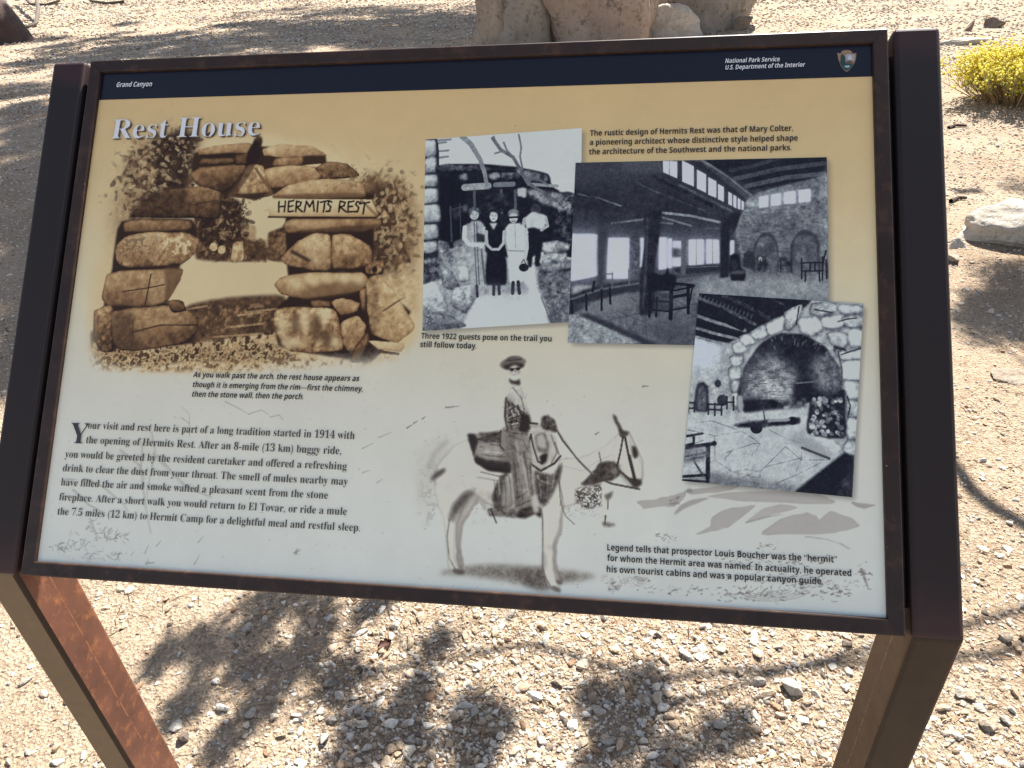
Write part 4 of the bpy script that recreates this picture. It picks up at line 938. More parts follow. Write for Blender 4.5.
    # three guests
    P([(176, 372), (196, 356), (226, 356), (240, 380), (242, 460), (244, 556), (214, 566), (196, 556), (190, 470), (176, 430)], 0.70, 1, 1, (0.04, 0.12, 0))
    for x in (206, 214): Ln([(x, 360), (x+2, 440), (x+8, 558)], 4, 0.32, 0.7)
    Ln([(228, 440), (240, 555)], 6, 0.3, 0.7); Ln([(176, 376), (174, 410), (190, 430), (230, 432)], 14, 0.86); Ln([(240, 380), (244, 410), (228, 438)], 12, 0.82); P([(214, 395), (240, 400), (240, 422), (216, 420)], 0.12, 0.9, 1)
    E_(206, 334, 15, 18, tone=0.76, n=(0, 0.08, 0)); P([(188, 330), (194, 314), (212, 310), (226, 322), (226, 340), (218, 326), (200, 324), (192, 342)], 0.3, 1, 1, (0.1, 0.2, 0)); E_(201, 334, 2.6, 2, 0, tone=0.25, a=0.7, feather=0.8); E_(213, 334, 2.6, 2, 0, tone=0.25, a=0.7, feather=0.8); Ln([(203, 345), (211, 345)], 2.5, 0.4, 0.6); Ln([(207, 335), (208, 340)], 2.5, 0.55, 0.5)
    Ln([(214, 562), (216, 596)], 9, 0.15)
    P([(242, 376), (262, 360), (284, 360), (302, 378), (304, 440), (310, 554), (276, 560), (242, 554), (246, 440)], 0.04, 1, 1, (0, 0.04, 0)); P([(254, 362), (280, 362), (268, 384)], 0.8, 1, 1)
    E_(268, 340, 13, 18, tone=0.82); P([(252, 342), (256, 320), (270, 314), (284, 322), (284, 344), (278, 328), (260, 328)], 0.08, 1, 1); E_(263, 338, 2.6, 2, 0, tone=0.25, a=0.7, feather=0.8); E_(274, 338, 2.6, 2, 0, tone=0.25, a=0.7, feather=0.8); Ln([(264, 349), (272, 349)], 2.5, 0.4, 0.6); Ln([(268, 339), (269, 344)], 2.5, 0.55, 0.5)
    Ln([(244, 390), (246, 430), (262, 446)], 11, 0.72, taper=0.7); Ln([(302, 390), (300, 425), (284, 446), (264, 446)], 11, 0.74, taper=0.7)
    Ln([(268, 556), (268, 590)], 10, 0.1); Ln([(284, 556), (286, 588)], 10, 0.1)
    P([(304, 380), (322, 362), (352, 362), (372, 378), (378, 410), (370, 470), (366, 545), (318, 552), (312, 470), (304, 420)], 0.87, 1, 1, (0.02, 0.06, 0)); Ln([(314, 450), (368, 452)], 4, 0.5, 0.7); Ln([(336, 365), (338, 440)], 3, 0.6, 0.6); Ln([(306, 390), (304, 420), (312, 450)], 6, 0.6, 0.6); Ln([(370, 385), (374, 440), (364, 490)], 12, 0.8)
    E_(331, 344, 14, 18, tone=0.78); P([(314, 342), (316, 324), (332, 316), (346, 324), (348, 340), (340, 332), (322, 332)], 0.55, 1, 1); Ln([(320, 344), (344, 343)], 7, 0.06); Ln([(326, 356), (336, 356)], 3, 0.35)
    Ln([(330, 552), (328, 586)], 11, 0.06); Ln([(346, 550), (350, 586)], 11, 0.06); E_(364, 504, 16, 13, tone=0.08, n=(0, 0.1, 0)); Ln([(356, 490), (364, 478), (370, 492)], 3, 0.2)
    P([(190, 560), (380, 556), (370, 600), (240, 600)], 0.55, 0.25, 6)

def paint_hall(A):
    A.zoom(560, 110, 0.3125); P, Ln, E_, S = A.poly, A.line, A.ell, A.stone
    A.img[:] = A.color(np.full((A.h, A.w), 0.22)+A.N['m']*0.04+A.N['b']*0.05)
    P([(40, 165), (335, 160), (620, 330), (610, 385), (330, 330), (150, 375), (30, 390)], 0.17, 1, 2, (0.02, 0.05, 0.05), smooth=False)
    P([(40, 165), (330, 160), (330, 200), (200, 230), (40, 240)], 0.30, 0.6, 12); P([(205, 165), (330, 162), (330, 200), (210, 200)], 0.36, 0.6, 3)
    for q, w, t in (([(60, 270), (130, 285), (195, 308)], 5, 0.45), ([(160, 190), (300, 260), (480, 330)], 5, 0.28), ([(300, 215), (520, 325)], 10, 0.1), ([(380, 240), (560, 330)], 8, 0.34), ([(40, 250), (260, 350)], 6, 0.12), ([(330, 330), (420, 340), (510, 360)], 8, 0.62), ([(330, 345), (420, 372)], 6, 0.5), ([(300, 360), (360, 365)], 6, 0.55), ([(165, 365), (270, 350)], 7, 0.55), ([(420, 385), (515, 380)], 9, 0.35)): Ln(q, w, t, 0.85, (0.05, 0.15, 0))
    P([(560, 330), (620, 335), (630, 370), (580, 400), (520, 360)], 0.08, 0.9, 3)
    # ceiling at the right with beams
    P([(440, 155), (860, 150), (835, 215), (620, 268), (560, 215)], 0.09, 1, 1.5, (0.02, 0.03, 0), smooth=False)
    for q, w, t in (([(545, 195), (620, 180), (700, 155)], 12, 0.24), ([(560, 222), (700, 190), (850, 172)], 14, 0.32), ([(595, 245), (720, 218), (845, 205)], 14, 0.36), ([(610, 262), (740, 238), (835, 222)], 8, 0.2)): Ln(q, w, t, 0.9, (0.03, 0.06, 0))
    Ln([(445, 165), (520, 215), (610, 282)], 24, 0.30, 1, (0.02, 0.06, 0)); Ln([(450, 160), (530, 210), (612, 275)], 6, 0.5, 0.8, (0, 0.1, 0))
    P([(320, 160), (450, 168), (600, 290), (600, 330), (330, 215)], 0.12, 0.9, 1, smooth=False)
    for q in ([(330, 164), (375, 166), (375, 220), (330, 200)], [(391, 163), (428, 182), (428, 246), (391, 230)], [(438, 192), (467, 208), (467, 266), (438, 252)], [(474, 216), (500, 230), (500, 282), (474, 272)], [(505, 238), (524, 248), (524, 295), (505, 286)], [(538, 262), (550, 270), (550, 308), (538, 302)], [(554, 272), (564, 278), (564, 316), (554, 310)], [(568, 282), (577, 288), (577, 320), (568, 316)], [(580, 290), (588, 295), (588, 322), (580, 320)]):
        P(q, 1, 0.3, 5, smooth=False, rgb=(205, 215, 235)); P(q, 1, 1, 0.5, smooth=False, rgb=(218, 226, 246))
    Ln([(350, 166), (350, 208)], 3, 0.5, 0.8)
    # stone wall
    P([(596, 290), (640, 262), (830, 215), (855, 215), (855, 540), (570, 530), (555, 400)], 0.46, 1, 1, (0.08, 0.16, 0.06), smooth=False)
    rg = np.random.default_rng(2)
    for _ in range(190):
        x, y = rg.uniform(575, 850), rg.uniform(300, 520); w = rg.uniform(7, 14)
        P([(x-w, y-4), (x+w*0.6, y-5), (x+w, y+3), (x-w*0.7, y+5)], rg.uniform(0.36, 0.62), 0.6, 0.8, (0.05, 0.1, 0)); Ln([(x-w, y+5), (x+w*0.6, y+5)], 2, 0.22, 0.5)
    P([(600, 290), (640, 262), (650, 300), (600, 330)], 0.65, 0.6, 4, (0.1, 0.3, 0))
    for q in ([(637, 280), (665, 274), (665, 310), (637, 314)], [(675, 273), (705, 267), (705, 304), (675, 308)], [(716, 266), (752, 260), (752, 299), (716, 302)], [(763, 258), (800, 254), (800, 293), (763, 297)]):
        P(q, 1, 0.5, 9, smooth=False, rgb=(190, 204, 225)); P(q, 1, 1, 0.8, smooth=False, rgb=(222, 230, 246))
    for x0, x1, yt, yb in ((626, 692, 405, 520), (746, 822, 398, 524)):
        P([(x0-8, yb), (x0-8, yt+35), (x0+14, yt-6), ((x0+x1)/2, yt-12), (x1-8, yt-2), (x1+6, yt+35), (x1+6, yb)], 0.22, 0.9, 1.2)
        P([(x0, yb), (x0, yt+32), (x0+16, yt+4), ((x0+x1)/2, yt), (x1-14, yt+6), (x1, yt+34), (x1, yb)], 0.38, 1, 1.2, (0.05, 0.12, 0.05))
    P([(585, 500), (585, 465), (602, 448), (620, 460), (624, 515)], 0.14, 0.9, 1.5); P([(630, 470), (665, 468), (660, 515), (630, 515)], 0.18, 0.7, 1.5, (0.1, 0.4, 0)); P([(700, 475), (740, 475), (740, 520), (702, 520)], 0.22, 0.8, 1.5, (0.1, 0.3, 0))
    E_(640, 478, 6, 8, tone=0.7); P([(825, 220), (860, 215), (860, 480), (835, 470)], 0.6, 0.6, 3, (0.1, 0.2, 0))
    # long wall of windows
    P([(35, 385), (270, 360), (520, 385), (560, 400), (565, 530), (260, 560), (30, 620)], 0.20, 1, 2, (0.03, 0.06, 0))
    for q in ([(38, 398), (122, 398), (124, 530), (36, 548)], [(155, 410), (222, 410), (220, 540), (150, 540)], [(318, 408), (342, 408), (342, 508), (316, 512)], [(345, 412), (358, 412), (358, 505), (345, 508)], [(362, 420), (390, 420), (388, 500), (360, 500)], [(412, 415), (460, 415), (460, 495), (412, 498)], [(468, 415), (508, 416), (510, 490), (468, 492)], [(544, 418), (557, 418), (556, 464), (543, 466)], [(256, 410), (268, 410), (268, 500), (256, 505)]):
        P(q, 1, 0.5, 30, smooth=False, rgb=(190, 205, 235)); P(q, 1, 0.5, 12, smooth=False, rgb=(200, 212, 235)); P(q, 1, 1, 1.6, smooth=False, rgb=(222, 230, 250))
    P([(362, 440), (388, 445), (388, 470), (362, 475)], 0.2, 0.8, 2, (0.1, 0.3, 0)); P([(232, 405), (256, 405), (256, 500), (225, 505)], 0.3, 0.7, 3, (0.1, 0.2, 0))
    for x in (436, 488): Ln([(x, 416), (x, 495)], 3, 0.4, 0.6)
    # floor
    P([(28, 660), (120, 610), (260, 562), (400, 535), (560, 520), (860, 535), (860, 610), (440, 600), (430, 760), (20, 755)], 0.42, 1, 1.5, (0.05, 0.1, 0.06), smooth=False)
    P([(470, 540), (620, 528), (860, 540), (860, 612), (440, 600)], 0.64, 0.9, 10, (0.05, 0.08, 0.04)); P([(60, 600), (200, 545), (270, 550), (250, 620), (120, 660)], 0.6, 0.5, 12)
    for q in ([(180, 640), (320, 700), (430, 720)], [(120, 680), (300, 640), (440, 620)], [(230, 600), (270, 660), (280, 740)], [(300, 580), (440, 640)]): Ln(q, 3, 0.25, 0.6)
    P([(26, 655), (60, 655), (268, 745), (24, 752)], 0.66, 0.9, 1.5, (0.12, 0.2, 0), smooth=False); P([(60, 655), (90, 650), (330, 755), (268, 750)], 0.14, 0.85, 2, smooth=False); P([(260, 680), (440, 670), (430, 755), (330, 755)], 0.3, 0.6, 12)
    # benches by the windows
    P([(34, 600), (60, 575), (130, 560), (250, 545), (255, 580), (190, 590), (60, 620)], 0.14, 0.9, 2); P([(42, 590), (110, 564), (60, 560), (40, 570)], 0.8, 0.8, 2); Ln([(36, 606), (130, 574), (250, 555)], 7, 0.4)
    for q in ([(84, 590), (86, 640)], [(134, 575), (134, 640)], [(160, 570), (162, 620)], [(38, 610), (40, 650)], [(110, 550), (105, 580)]): Ln(q, 7, 0.06)
    for q in ([(134, 520), (134, 570)], [(168, 520), (168, 570)], [(134, 525), (168, 525)], [(134, 545), (168, 545)], [(220, 510), (222, 560)], [(222, 515), (252, 512)]): Ln(q, 5, 0.45, 0.8)
    P([(360, 510), (400, 500), (510, 495), (512, 515), (400, 525)], 0.14, 0.9, 1.5); Ln([(400, 505), (505, 500)], 3, 0.4)
    # posts
    P([(268, 335), (322, 322), (318, 400), (304, 500), (304, 640), (254, 652), (262, 500), (274, 400)], 0.12, 1, 1.5, (0.02, 0.06, 0.03)); Ln([(280, 350), (276, 480), (266, 630)], 8, 0.32, 0.6, (0, 0.1, 0), soft=3)
    P([(514, 368), (542, 362), (540, 535), (512, 538)], 0.10, 1, 1, smooth=False); P([(388, 410), (404, 408), (402, 530), (386, 532)], 0.4, 1, 1, smooth=False); P([(120, 385), (152, 385), (140, 560), (120, 560)], 0.25, 0.9, 3)
    # big armchair in the middle, small chair, chairs at the right
    P([(280, 520), (330, 528), (345, 505), (350, 525), (372, 530), (366, 572), (290, 580)], 0.05, 1, 1)
    for q, w in (([(288, 572), (360, 575)], 10), ([(362, 555), (428, 562)], 9), ([(366, 578), (424, 566)], 6), ([(288, 575), (286, 660)], 9), ([(310, 600), (308, 660)], 7), ([(356, 575), (354, 668)], 12), ([(410, 562), (410, 650)], 9), ([(424, 565), (408, 650)], 5), ([(354, 640), (412, 630)], 6), ([(300, 640), (356, 645)], 6), ([(290, 610), (356, 615)], 6), ([(356, 600), (410, 590)], 10)): Ln(q, w, 0.04)
    P([(300, 580), (360, 590), (356, 640), (304, 640)], 0.2, 0.6, 3)
    P([(543, 466), (572, 464), (580, 500), (592, 520), (590, 546), (545, 545)], 0.05, 1, 1); P([(548, 480), (566, 480), (568, 510), (550, 512)], 0.2, 0.8, 1); P([(548, 516), (586, 514), (586, 524), (548, 526)], 0.4, 0.8, 1)
    for q in ([(772, 475), (772, 540)], [(772, 490), (840, 488)], [(840, 470), (838, 545)], [(775, 515), (840, 515)], [(785, 515), (783, 548)], [(828, 515), (830, 548)], [(850, 450), (838, 500)], [(800, 490), (798, 515)], [(815, 490), (815, 515)], [(850, 480), (852, 540)]): Ln(q, 5, 0.08, 0.95)
    for q in ([(640, 480), (638, 516)], [(655, 480), (655, 515)], [(636, 495), (660, 495)], [(705, 480), (705, 520)], [(738, 480), (738, 520)], [(705, 498), (738, 498)]): Ln(q, 4, 0.1, 0.8)

def paint_hearth(A):
    A.zoom(670, 280, 0.2996); P, Ln, E_, S = A.poly, A.line, A.ell, A.stone
    A.img[:] = A.color(np.full((A.h, A.w), 0.72)+A.N['m']*0.05+A.N['b']*0.05)
    rg = np.random.default_rng(6)
    # left wall, window
    P([(60, 190), (230, 200), (235, 450), (50, 450)], 0.70, 1, 3, (0.06, 0.12, 0.05))
    for _ in range(70):
        x, y = rg.uniform(70, 225), rg.uniform(270, 430); w = rg.uniform(5, 11); P([(x-w, y-4), (x+w, y-4), (x+w, y+4), (x-w, y+4)], rg.uniform(0.6, 0.85), 0.7, 0.8, (0.05, 0.1, 0))
    P([(70, 190), (150, 200), (150, 290), (72, 300)], 1, 0.5, 14, rgb=(205, 220, 240)); P([(80, 215), (132, 222), (130, 268), (78, 268)], 1, 1, 3, rgb=(212, 226, 250))
    # ceiling with log beams
    P([(95, 40), (480, 66), (440, 100), (350, 130), (270, 175), (195, 212), (80, 190)], 0.07, 1, 1.5, (0.02, 0.05, 0), smooth=False)
    for q, w, t in (([(96, 62), (180, 95), (285, 150)], 10, 0.35), ([(180, 55), (260, 90), (330, 130)], 12, 0.22), ([(90, 120), (160, 145), (250, 170)], 10, 0.55), ([(84, 160), (150, 180), (220, 196)], 9, 0.62), ([(84, 190), (140, 205), (170, 215)], 8, 0.6), ([(330, 60), (380, 85), (400, 110)], 8, 0.2)): Ln(q, w, t, 0.9, (0.1, 0.2, 0))
    for q, w in (([(92, 105), (160, 128), (240, 165)], 12), ([(88, 145), (150, 165), (215, 185)], 10), ([(86, 178), (150, 196), (190, 206)], 6)): Ln(q, w, 0.06)
    for k in range(14): Ln([(105+k*13, 52+k*5), (100+k*13, 64+k*5)], 4, 0.5, 0.5)
    # masonry of the great arch
    P([(470, 66), (645, 82), (640, 400), (600, 720), (430, 560), (540, 400), (560, 280), (450, 170)], 0.70, 1, 2, (0.05, 0.12, 0.06), smooth=False)
    stones = [[(470, 80), (540, 75), (560, 100), (500, 125), (465, 115)], [(560, 85), (640, 88), (640, 110), (570, 115)], [(500, 130), (560, 118), (600, 130), (560, 165), (510, 160)], [(570, 125), (642, 118), (640, 160), (590, 160)], [(430, 130), (490, 125), (510, 165), (470, 190), (430, 170)], [(380, 110), (440, 80), (430, 130), (400, 170), (380, 165)], [(320, 150), (380, 118), (378, 165), (330, 185)], [(262, 180), (315, 148), (328, 188), (290, 205)], [(520, 180), (560, 170), (600, 190), (580, 230), (540, 220)], [(590, 170), (640, 168), (638, 220), (600, 225)], [(545, 230), (590, 240), (638, 232), (636, 265), (570, 270)], [(570, 275), (636, 270), (634, 335), (572, 332)], [(575, 340), (634, 340), (630, 400), (590, 396)], [(586, 402), (630, 405), (626, 460), (590, 455)], [(590, 462), (624, 465), (620, 530), (588, 530)], [(585, 535), (620, 536), (616, 585), (575, 575)], [(230, 190), (262, 180), (285, 210), (240, 225)], [(205, 215), (240, 205), (262, 235), (215, 250)], [(200, 255), (245, 250), (240, 285), (205, 290)], [(195, 295), (238, 292), (235, 330), (200, 335)], [(200, 340), (240, 338), (240, 372), (205, 375)], [(205, 380), (240, 378), (245, 420), (210, 425)], [(460, 520), (530, 530), (575, 560), (560, 575), (480, 545)]]
    for q in stones: P([(x+3, y+4) for x, y in q], 0.2, 0.65, 3, (0.1, 0.3, 0))
    for _ in range(70):
        x, y = rg.uniform(440, 640), rg.uniform(80, 240); Ln([(x, y), (x+rg.uniform(8, 26), y+rg.uniform(-8, 8))], 3, rg.uniform(0.25, 0.9), 0.5, (0.1, 0.4, 0), 0.4)
    for q in stones: S(q, rg.uniform(0.78, 0.98), (0.06, 0.2, 0.05), 0.5, (rg.uniform(-0.1, 0.1), rg.uniform(-0.2, 0.05)), 0.4)
    for q in ([(560, 140), (590, 132), (620, 128)], [(480, 100), (540, 110)], [(570, 250), (635, 228)], [(545, 225), (585, 235)], [(590, 390), (600, 420), (592, 460)], [(560, 240), (572, 300), (572, 340)], [(430, 90), (420, 150)]): Ln(q, 5, 0.15, 0.85, (0.1, 0.3, 0))
    # the fire recess
    P([(222, 410), (236, 330), (262, 265), (310, 208), (372, 178), (450, 184), (520, 225), (562, 290), (574, 372), (560, 400), (450, 410), (340, 430), (250, 440)], 0.10, 1, 1.5, (0.03, 0.08, 0.04))
    P([(240, 400), (250, 320), (300, 260), (350, 250), (410, 300), (430, 360), (400, 410), (290, 410)], 0.56, 0.95, 11, (0.12, 0.24, 0.08))
    P([(480, 260), (540, 250), (566, 310), (566, 370), (490, 370), (470, 320)], 0.5, 0.85, 8, (0.12, 0.25, 0)); P([(300, 330), (400, 330), (420, 395), (300, 400)], 0.78, 0.6, 10, (0.1, 0.2, 0))
    for _ in range(80):
        x, y = rg.uniform(245, 415), rg.uniform(290, 405); w = rg.uniform(5, 11); Ln([(x-w, y), (x+w, y+rg.uniform(-2, 2))], 2.2, 0.15, 0.5)
    for _ in range(36):
        t = rg.uniform(-2.9, -0.4); x, y = 405+rg.uniform(120, 165)*math.cos(t), 330+rg.uniform(105, 150)*math.sin(t); Ln([(x, y), (x+10*math.cos(t), y+9*math.sin(t))], 4, rg.uniform(0.25, 0.6), 0.6)
    P([(415, 340), (470, 338), (475, 400), (410, 405)], 0.05, 0.9, 3); Ln([(420, 345), (480, 340)], 5, 0.5, 0.8); P([(400, 400), (450, 395), (450, 430), (400, 430)], 0.3, 0.8, 2, (0.2, 0.4, 0))
    P([(245, 400), (300, 395), (302, 440), (250, 446)], 0.06, 1, 1); P([(298, 402), (340, 398), (378, 415), (375, 436), (305, 440)], 0.08, 1, 1, (0.05, 0.15, 0)); P([(250, 385), (300, 388), (300, 400), (250, 402)], 0.4, 0.7, 2)
    # floor with flagstone joints
    P([(50, 452), (240, 445), (350, 432), (460, 430), (460, 510), (540, 560), (575, 575), (420, 705), (40, 675)], 0.78, 1, 2, (0.03, 0.07, 0.05), smooth=False)
    for q in ([(45, 560), (150, 520), (240, 505)], [(190, 575), (280, 545), (300, 545)], [(255, 632), (275, 580), (280, 570)], [(300, 640), (340, 600), (385, 555)], [(420, 640), (436, 600), (438, 570)], [(150, 600), (210, 640), (300, 660)], [(330, 500), (390, 530), (440, 545)], [(240, 660), (330, 620), (450, 590)], [(180, 600), (215, 560)], [(350, 680), (420, 650), (500, 610)], [(60, 500), (150, 520), (150, 600), (90, 640)], [(240, 505), (300, 545), (255, 632)], [(385, 555), (436, 600), (530, 600)], [(60, 480), (140, 470), (240, 505)], [(300, 660), (300, 640), (255, 632), (210, 640)]): Ln(q, 2.6, 0.42, 0.7, (0, 0.5, 0), 0.7)
    for _ in range(60):
        x, y = rg.uniform(60, 520), rg.uniform(460, 680); P([(x, y), (x+rg.uniform(20, 60), y-rg.uniform(-6, 12)), (x+rg.uniform(30, 70), y+rg.uniform(8, 20)), (x+5, y+rg.uniform(8, 18))], rg.uniform(0.6, 0.92), 0.25, 3) if x+y < 1050 else None
    P([(140, 640), (300, 665), (420, 690), (420, 705), (40, 676)], 0.4, 0.7, 6, (0.1, 0.15, 0)); P([(380, 520), (450, 520), (540, 575), (520, 600), (430, 560)], 0.62, 0.7, 4); Ln([(440, 560), (530, 595)], 8, 0.15, 0.8)
    # fire logs
    P([(214, 484), (260, 472), (330, 466), (380, 470), (430, 458), (428, 480), (340, 486), (300, 494), (230, 492)], 0.12, 1, 1.5, (0.1, 0.25, 0)); E_(288, 496, 20, 17, tone=0.07, n=(0, 0.1, 0)); E_(408, 470, 18, 14, tone=0.05); Ln([(330, 470), (395, 466)], 9, 0.65, 0.9); Ln([(240, 478), (290, 468)], 4, 0.5, 0.8); Ln([(312, 440), (318, 480)], 4, 0.2)
    # wood stack
    P([(470, 402), (540, 385), (582, 366), (584, 520), (540, 530), (458, 512), (462, 440)], 0.10, 1, 1.5, (0.05, 0.1, 0))
    for _ in range(75):
        x, y = rg.uniform(466, 576), rg.uniform(392, 516); r = rg.uniform(5, 11)
        if x+y*0.3 < 600: pass
        E_(x, y, r, r*0.8, rg.uniform(0, 90), tone=rg.uniform(0.3, 0.85), n=(0.05, 0.2, 0), feather=0.5)
    # door, lamp, chairs at the left
    P([(85, 436), (85, 368), (95, 346), (108, 340), (122, 348), (129, 368), (128, 436)], 0.14, 1, 1); P([(94, 432), (94, 370), (108, 352), (120, 370), (120, 432)], 0.38, 1, 1, (0.05, 0.1, 0)); Ln([(107, 352), (107, 432)], 3, 0.2, 0.7)
    E_(160, 346, 11, 13, tone=0.2); Ln([(158, 328), (158, 336)], 3, 0.2); E_(175, 402, 18, 19, tone=0.14, n=(0, 0.15, 0))
    for q in ([(128, 412), (128, 448)], [(150, 412), (150, 452)], [(172, 414), (172, 450)], [(128, 415), (172, 416)], [(128, 432), (172, 434)], [(62, 408), (62, 440)], [(82, 408), (82, 440)], [(62, 410), (84, 410)], [(62, 428), (84, 428)], [(190, 390), (190, 430)], [(212, 390), (212, 435)], [(190, 408), (214, 408)], [(225, 392), (230, 440)]): Ln(q, 6, 0.12, 0.95)
    P([(222, 390), (240, 386), (244, 430), (228, 440)], 0.7, 0.9, 1)
    # bench corner and dark table
    for q, w, t in (([(52, 522), (108, 512)], 8, 0.10), ([(48, 560), (150, 545)], 12, 0.12), ([(52, 552), (80, 545), (80, 518)], 8, 0.15), ([(126, 552), (126, 672)], 12, 0.05), ([(46, 655), (124, 650)], 9, 0.08), ([(44, 668), (120, 672)], 8, 0.06), ([(132, 556), (132, 660)], 5, 0.2), ([(60, 600), (110, 590)], 6, 0.25), ([(78, 600), (110, 650)], 6, 0.3), ([(46, 590), (120, 575)], 6, 0.2)): Ln(q, w, t, 0.95, (0.05, 0.2, 0))
    P([(48, 565), (125, 555), (122, 600), (48, 610)], 0.45, 0.7, 2, (0.1, 0.2, 0)); E_(148, 545, 7, 9, tone=0.06)
    P([(414, 706), (580, 574), (612, 590), (606, 726)], 0.05, 1, 1, smooth=False); Ln([(416, 700), (580, 576)], 4, 0.5, 0.7); P([(560, 690), (605, 640), (606, 726), (560, 722)], 0.2, 0.8, 2, (0.1, 0.2, 0)); P([(590, 620), (612, 610), (608, 660), (596, 660)], 0.12, 0.9, 1)

framed('women', 0.00058, paint_women, 0.0003, 'black and white photograph of three women guests standing on a stone trail')
framed('hall', 0.00060, paint_hall, 0.0006, 'blue tinted photograph of a large hall with tall windows and chairs')
framed('hearth', 0.00060, paint_hearth, 0.0009, 'blue tinted photograph of a great arched stone fireplace')

# ---- dark title band with emblem
bl = px2uv([(97, 100.2), (872, 76.6)])
BAND = mat_ink('dark blue band ink', (0.004, 0.006, 0.016), 0.3)
vb0, vb1 = float(bl[0, 1]), float(bl[1, 1])
mesh_np('title_band', [(U0, vb0, 0.0003), (U1, vb1, 0.0003), (U1, V1, 0.0003), (U0, V1, 0.0003)], [[0, 1, 2, 3]], BAND, panel)
def emblem():
    z0, ox, oy, k = 0.0006, 824, 40, 0.0651
    def uv(P): return px2uv([(ox+x*k, oy+y*k) for x, y in P])
    VV, FF, CC = [], [], []
    for i, (P, c) in enumerate((
        ([(200, 205), (255, 210), (265, 180), (310, 162), (350, 158), (400, 164), (425, 185), (432, 212), (494, 206), (490, 270), (474, 340), (440, 400), (400, 450), (362, 488), (330, 490), (290, 455), (250, 395), (222, 320)], (0.34, 0.22, 0.13)),
        ([(322, 240), (360, 222), (440, 226), (468, 240), (462, 300), (440, 345), (330, 345)], (0.45, 0.42, 0.42)),
        ([(232, 330), (300, 362), (380, 366), (446, 372), (430, 405), (395, 446), (360, 476), (330, 478), (292, 446), (256, 392)], (0.035, 0.085, 0.075)),
        ([(262, 395), (252, 320), (256, 250), (275, 222), (298, 245), (322, 270), (320, 350), (330, 395)], (0.03, 0.07, 0.06)),
        ([(306, 404), (384, 402), (392, 420), (370, 436), (318, 434)], (0.35, 0.5, 0.55)),
        ([(330, 340), (390, 330), (445, 345), (440, 362), (340, 358)], (0.16, 0.09, 0.07)),
        ([(350, 300), (385, 240), (410, 265), (425, 300), (400, 318), (366, 318)], (0.6, 0.6, 0.62)))):
        q = uv(P); bm = bmesh.new(); f = bm.faces.new([bm.verts.new((*v, z0+i*0.0002)) for v in q])
        bmesh.ops.triangulate(bm, faces=[f]); bm.verts.index_update()
        n0 = len(VV); VV += [v.co[:] for v in bm.verts]; FF += [[v.index+n0 for v in f.verts] for f in bm.faces]; CC += [c]*len(bm.verts); bm.free()
    e = mesh_np('emblem', VV, FF, PRINT, panel, np.array(CC))
    e['label'] = 'small brown arrowhead shaped emblem with a green tree and a white mountain'
emblem()

# ---- lettering
def serif(s):
    return ''.join(chr(0x1D400+ord(c)-65) if 'A' <= c <= 'Z' else chr(0x1D41A+ord(c)-97) if 'a' <= c <= 'z' else chr(0x1D7CE+ord(c)-48) if c.isdigit() else c for c in s)
def sans_bold(s):
    return ''.join(chr(0x1D5D4+ord(c)-65) if 'A' <= c <= 'Z' else chr(0x1D5EE+ord(c)-97) if 'a' <= c <= 'z' else chr(0x1D7EC+ord(c)-48) if c.isdigit() else c for c in s)
def sans_bold_it(s):
    return ''.join(chr(0x1D63C+ord(c)-65) if 'A' <= c <= 'Z' else chr(0x1D656+ord(c)-97) if 'a' <= c <= 'z' else c for c in s)
def sans_it(s):
    return ''.join(chr(0x1D608+ord(c)-65) if 'A' <= c <= 'Z' else chr(0x1D622+ord(c)-97) if 'a' <= c <= 'z' else c for c in s)
_tc = {}
def text_mesh(body, offset=0.0, ref='H'):
    c = bpy.data.curves.new('text', 'FONT'); c.body = body; c.size = 1; c.offset = offset; c.resolution_u = 4
    o = bpy.data.objects.new('text', c); COL.objects.link(o)
    dg = bpy.context.evaluated_depsgraph_get(); me = bpy.data.meshes.new_from_object(o.evaluated_get(dg))
    V = np.zeros(len(me.vertices)*3, np.float32); me.vertices.foreach_get('co', V); V = V.reshape(-1, 3)
    Fs = [list(p.vertices) for p in me.polygons]
    bpy.data.objects.remove(o); bpy.data.meshes.remove(me); bpy.data.curves.remove(c)
    return V, Fs
def caption(name, lines, cap, ink, lift, style=lambda s: s, offset=0.0, shear=0.0, gap=0.0, dpx=(0, 0), cap_unit=0.70, jitter=None):
    """lines: (text, (x, y) of the baseline's left end, (x, y) of its right end) in photo pixels; cap = cap height in pixels"""
    VV, FF = [], []; n0 = 0
    for body, a, b in lines:
        V, Fs = text_mesh(style(body), offset)
        ua, ub = px2uv([(a[0]+dpx[0], a[1]+dpx[1]), (b[0]+dpx[0], b[1]+dpx[1])]); d = ub-ua; L = np.linalg.norm(d); ex = d/L; ey = np.array([-ex[1], ex[0]])
        mid = ((a[0]+b[0])/2, (a[1]+b[1])/2); h = np.linalg.norm(px2uv([mid])[0]-px2uv([(mid[0], mid[1]-cap)])[0])
        x0, x1 = V[:, 0].min(), V[:, 0].max()
        X = (V[:, 0]-x0)/(x1-x0)*L; Yv = V[:, 1]*h/cap_unit; X = X+Yv*shear
        W = ua+X[:, None]*ex+Yv[:, None]*ey
        VV.append(np.c_[W, np.full(len(W), lift)]); FF += [[i+n0 for i in f] for f in Fs]; n0 += len(W)
    return mesh_np(name, np.concatenate(VV), FF, ink, panel)
INK = mat_ink('black print ink', (0.018, 0.018, 0.02), 0.4)
INK_BODY = mat_ink('soft black print ink', (0.045, 0.044, 0.046), 0.4)
WHITE = mat_ink('pale blue white lettering', (0.78, 0.79, 0.78), 0.4)
GREYINK = mat_ink('pale grey lettering', (0.42, 0.44, 0.48), 0.4)
SHADOW = mat_ink('brown drop tone behind title', (0.10, 0.07, 0.05), 0.45)
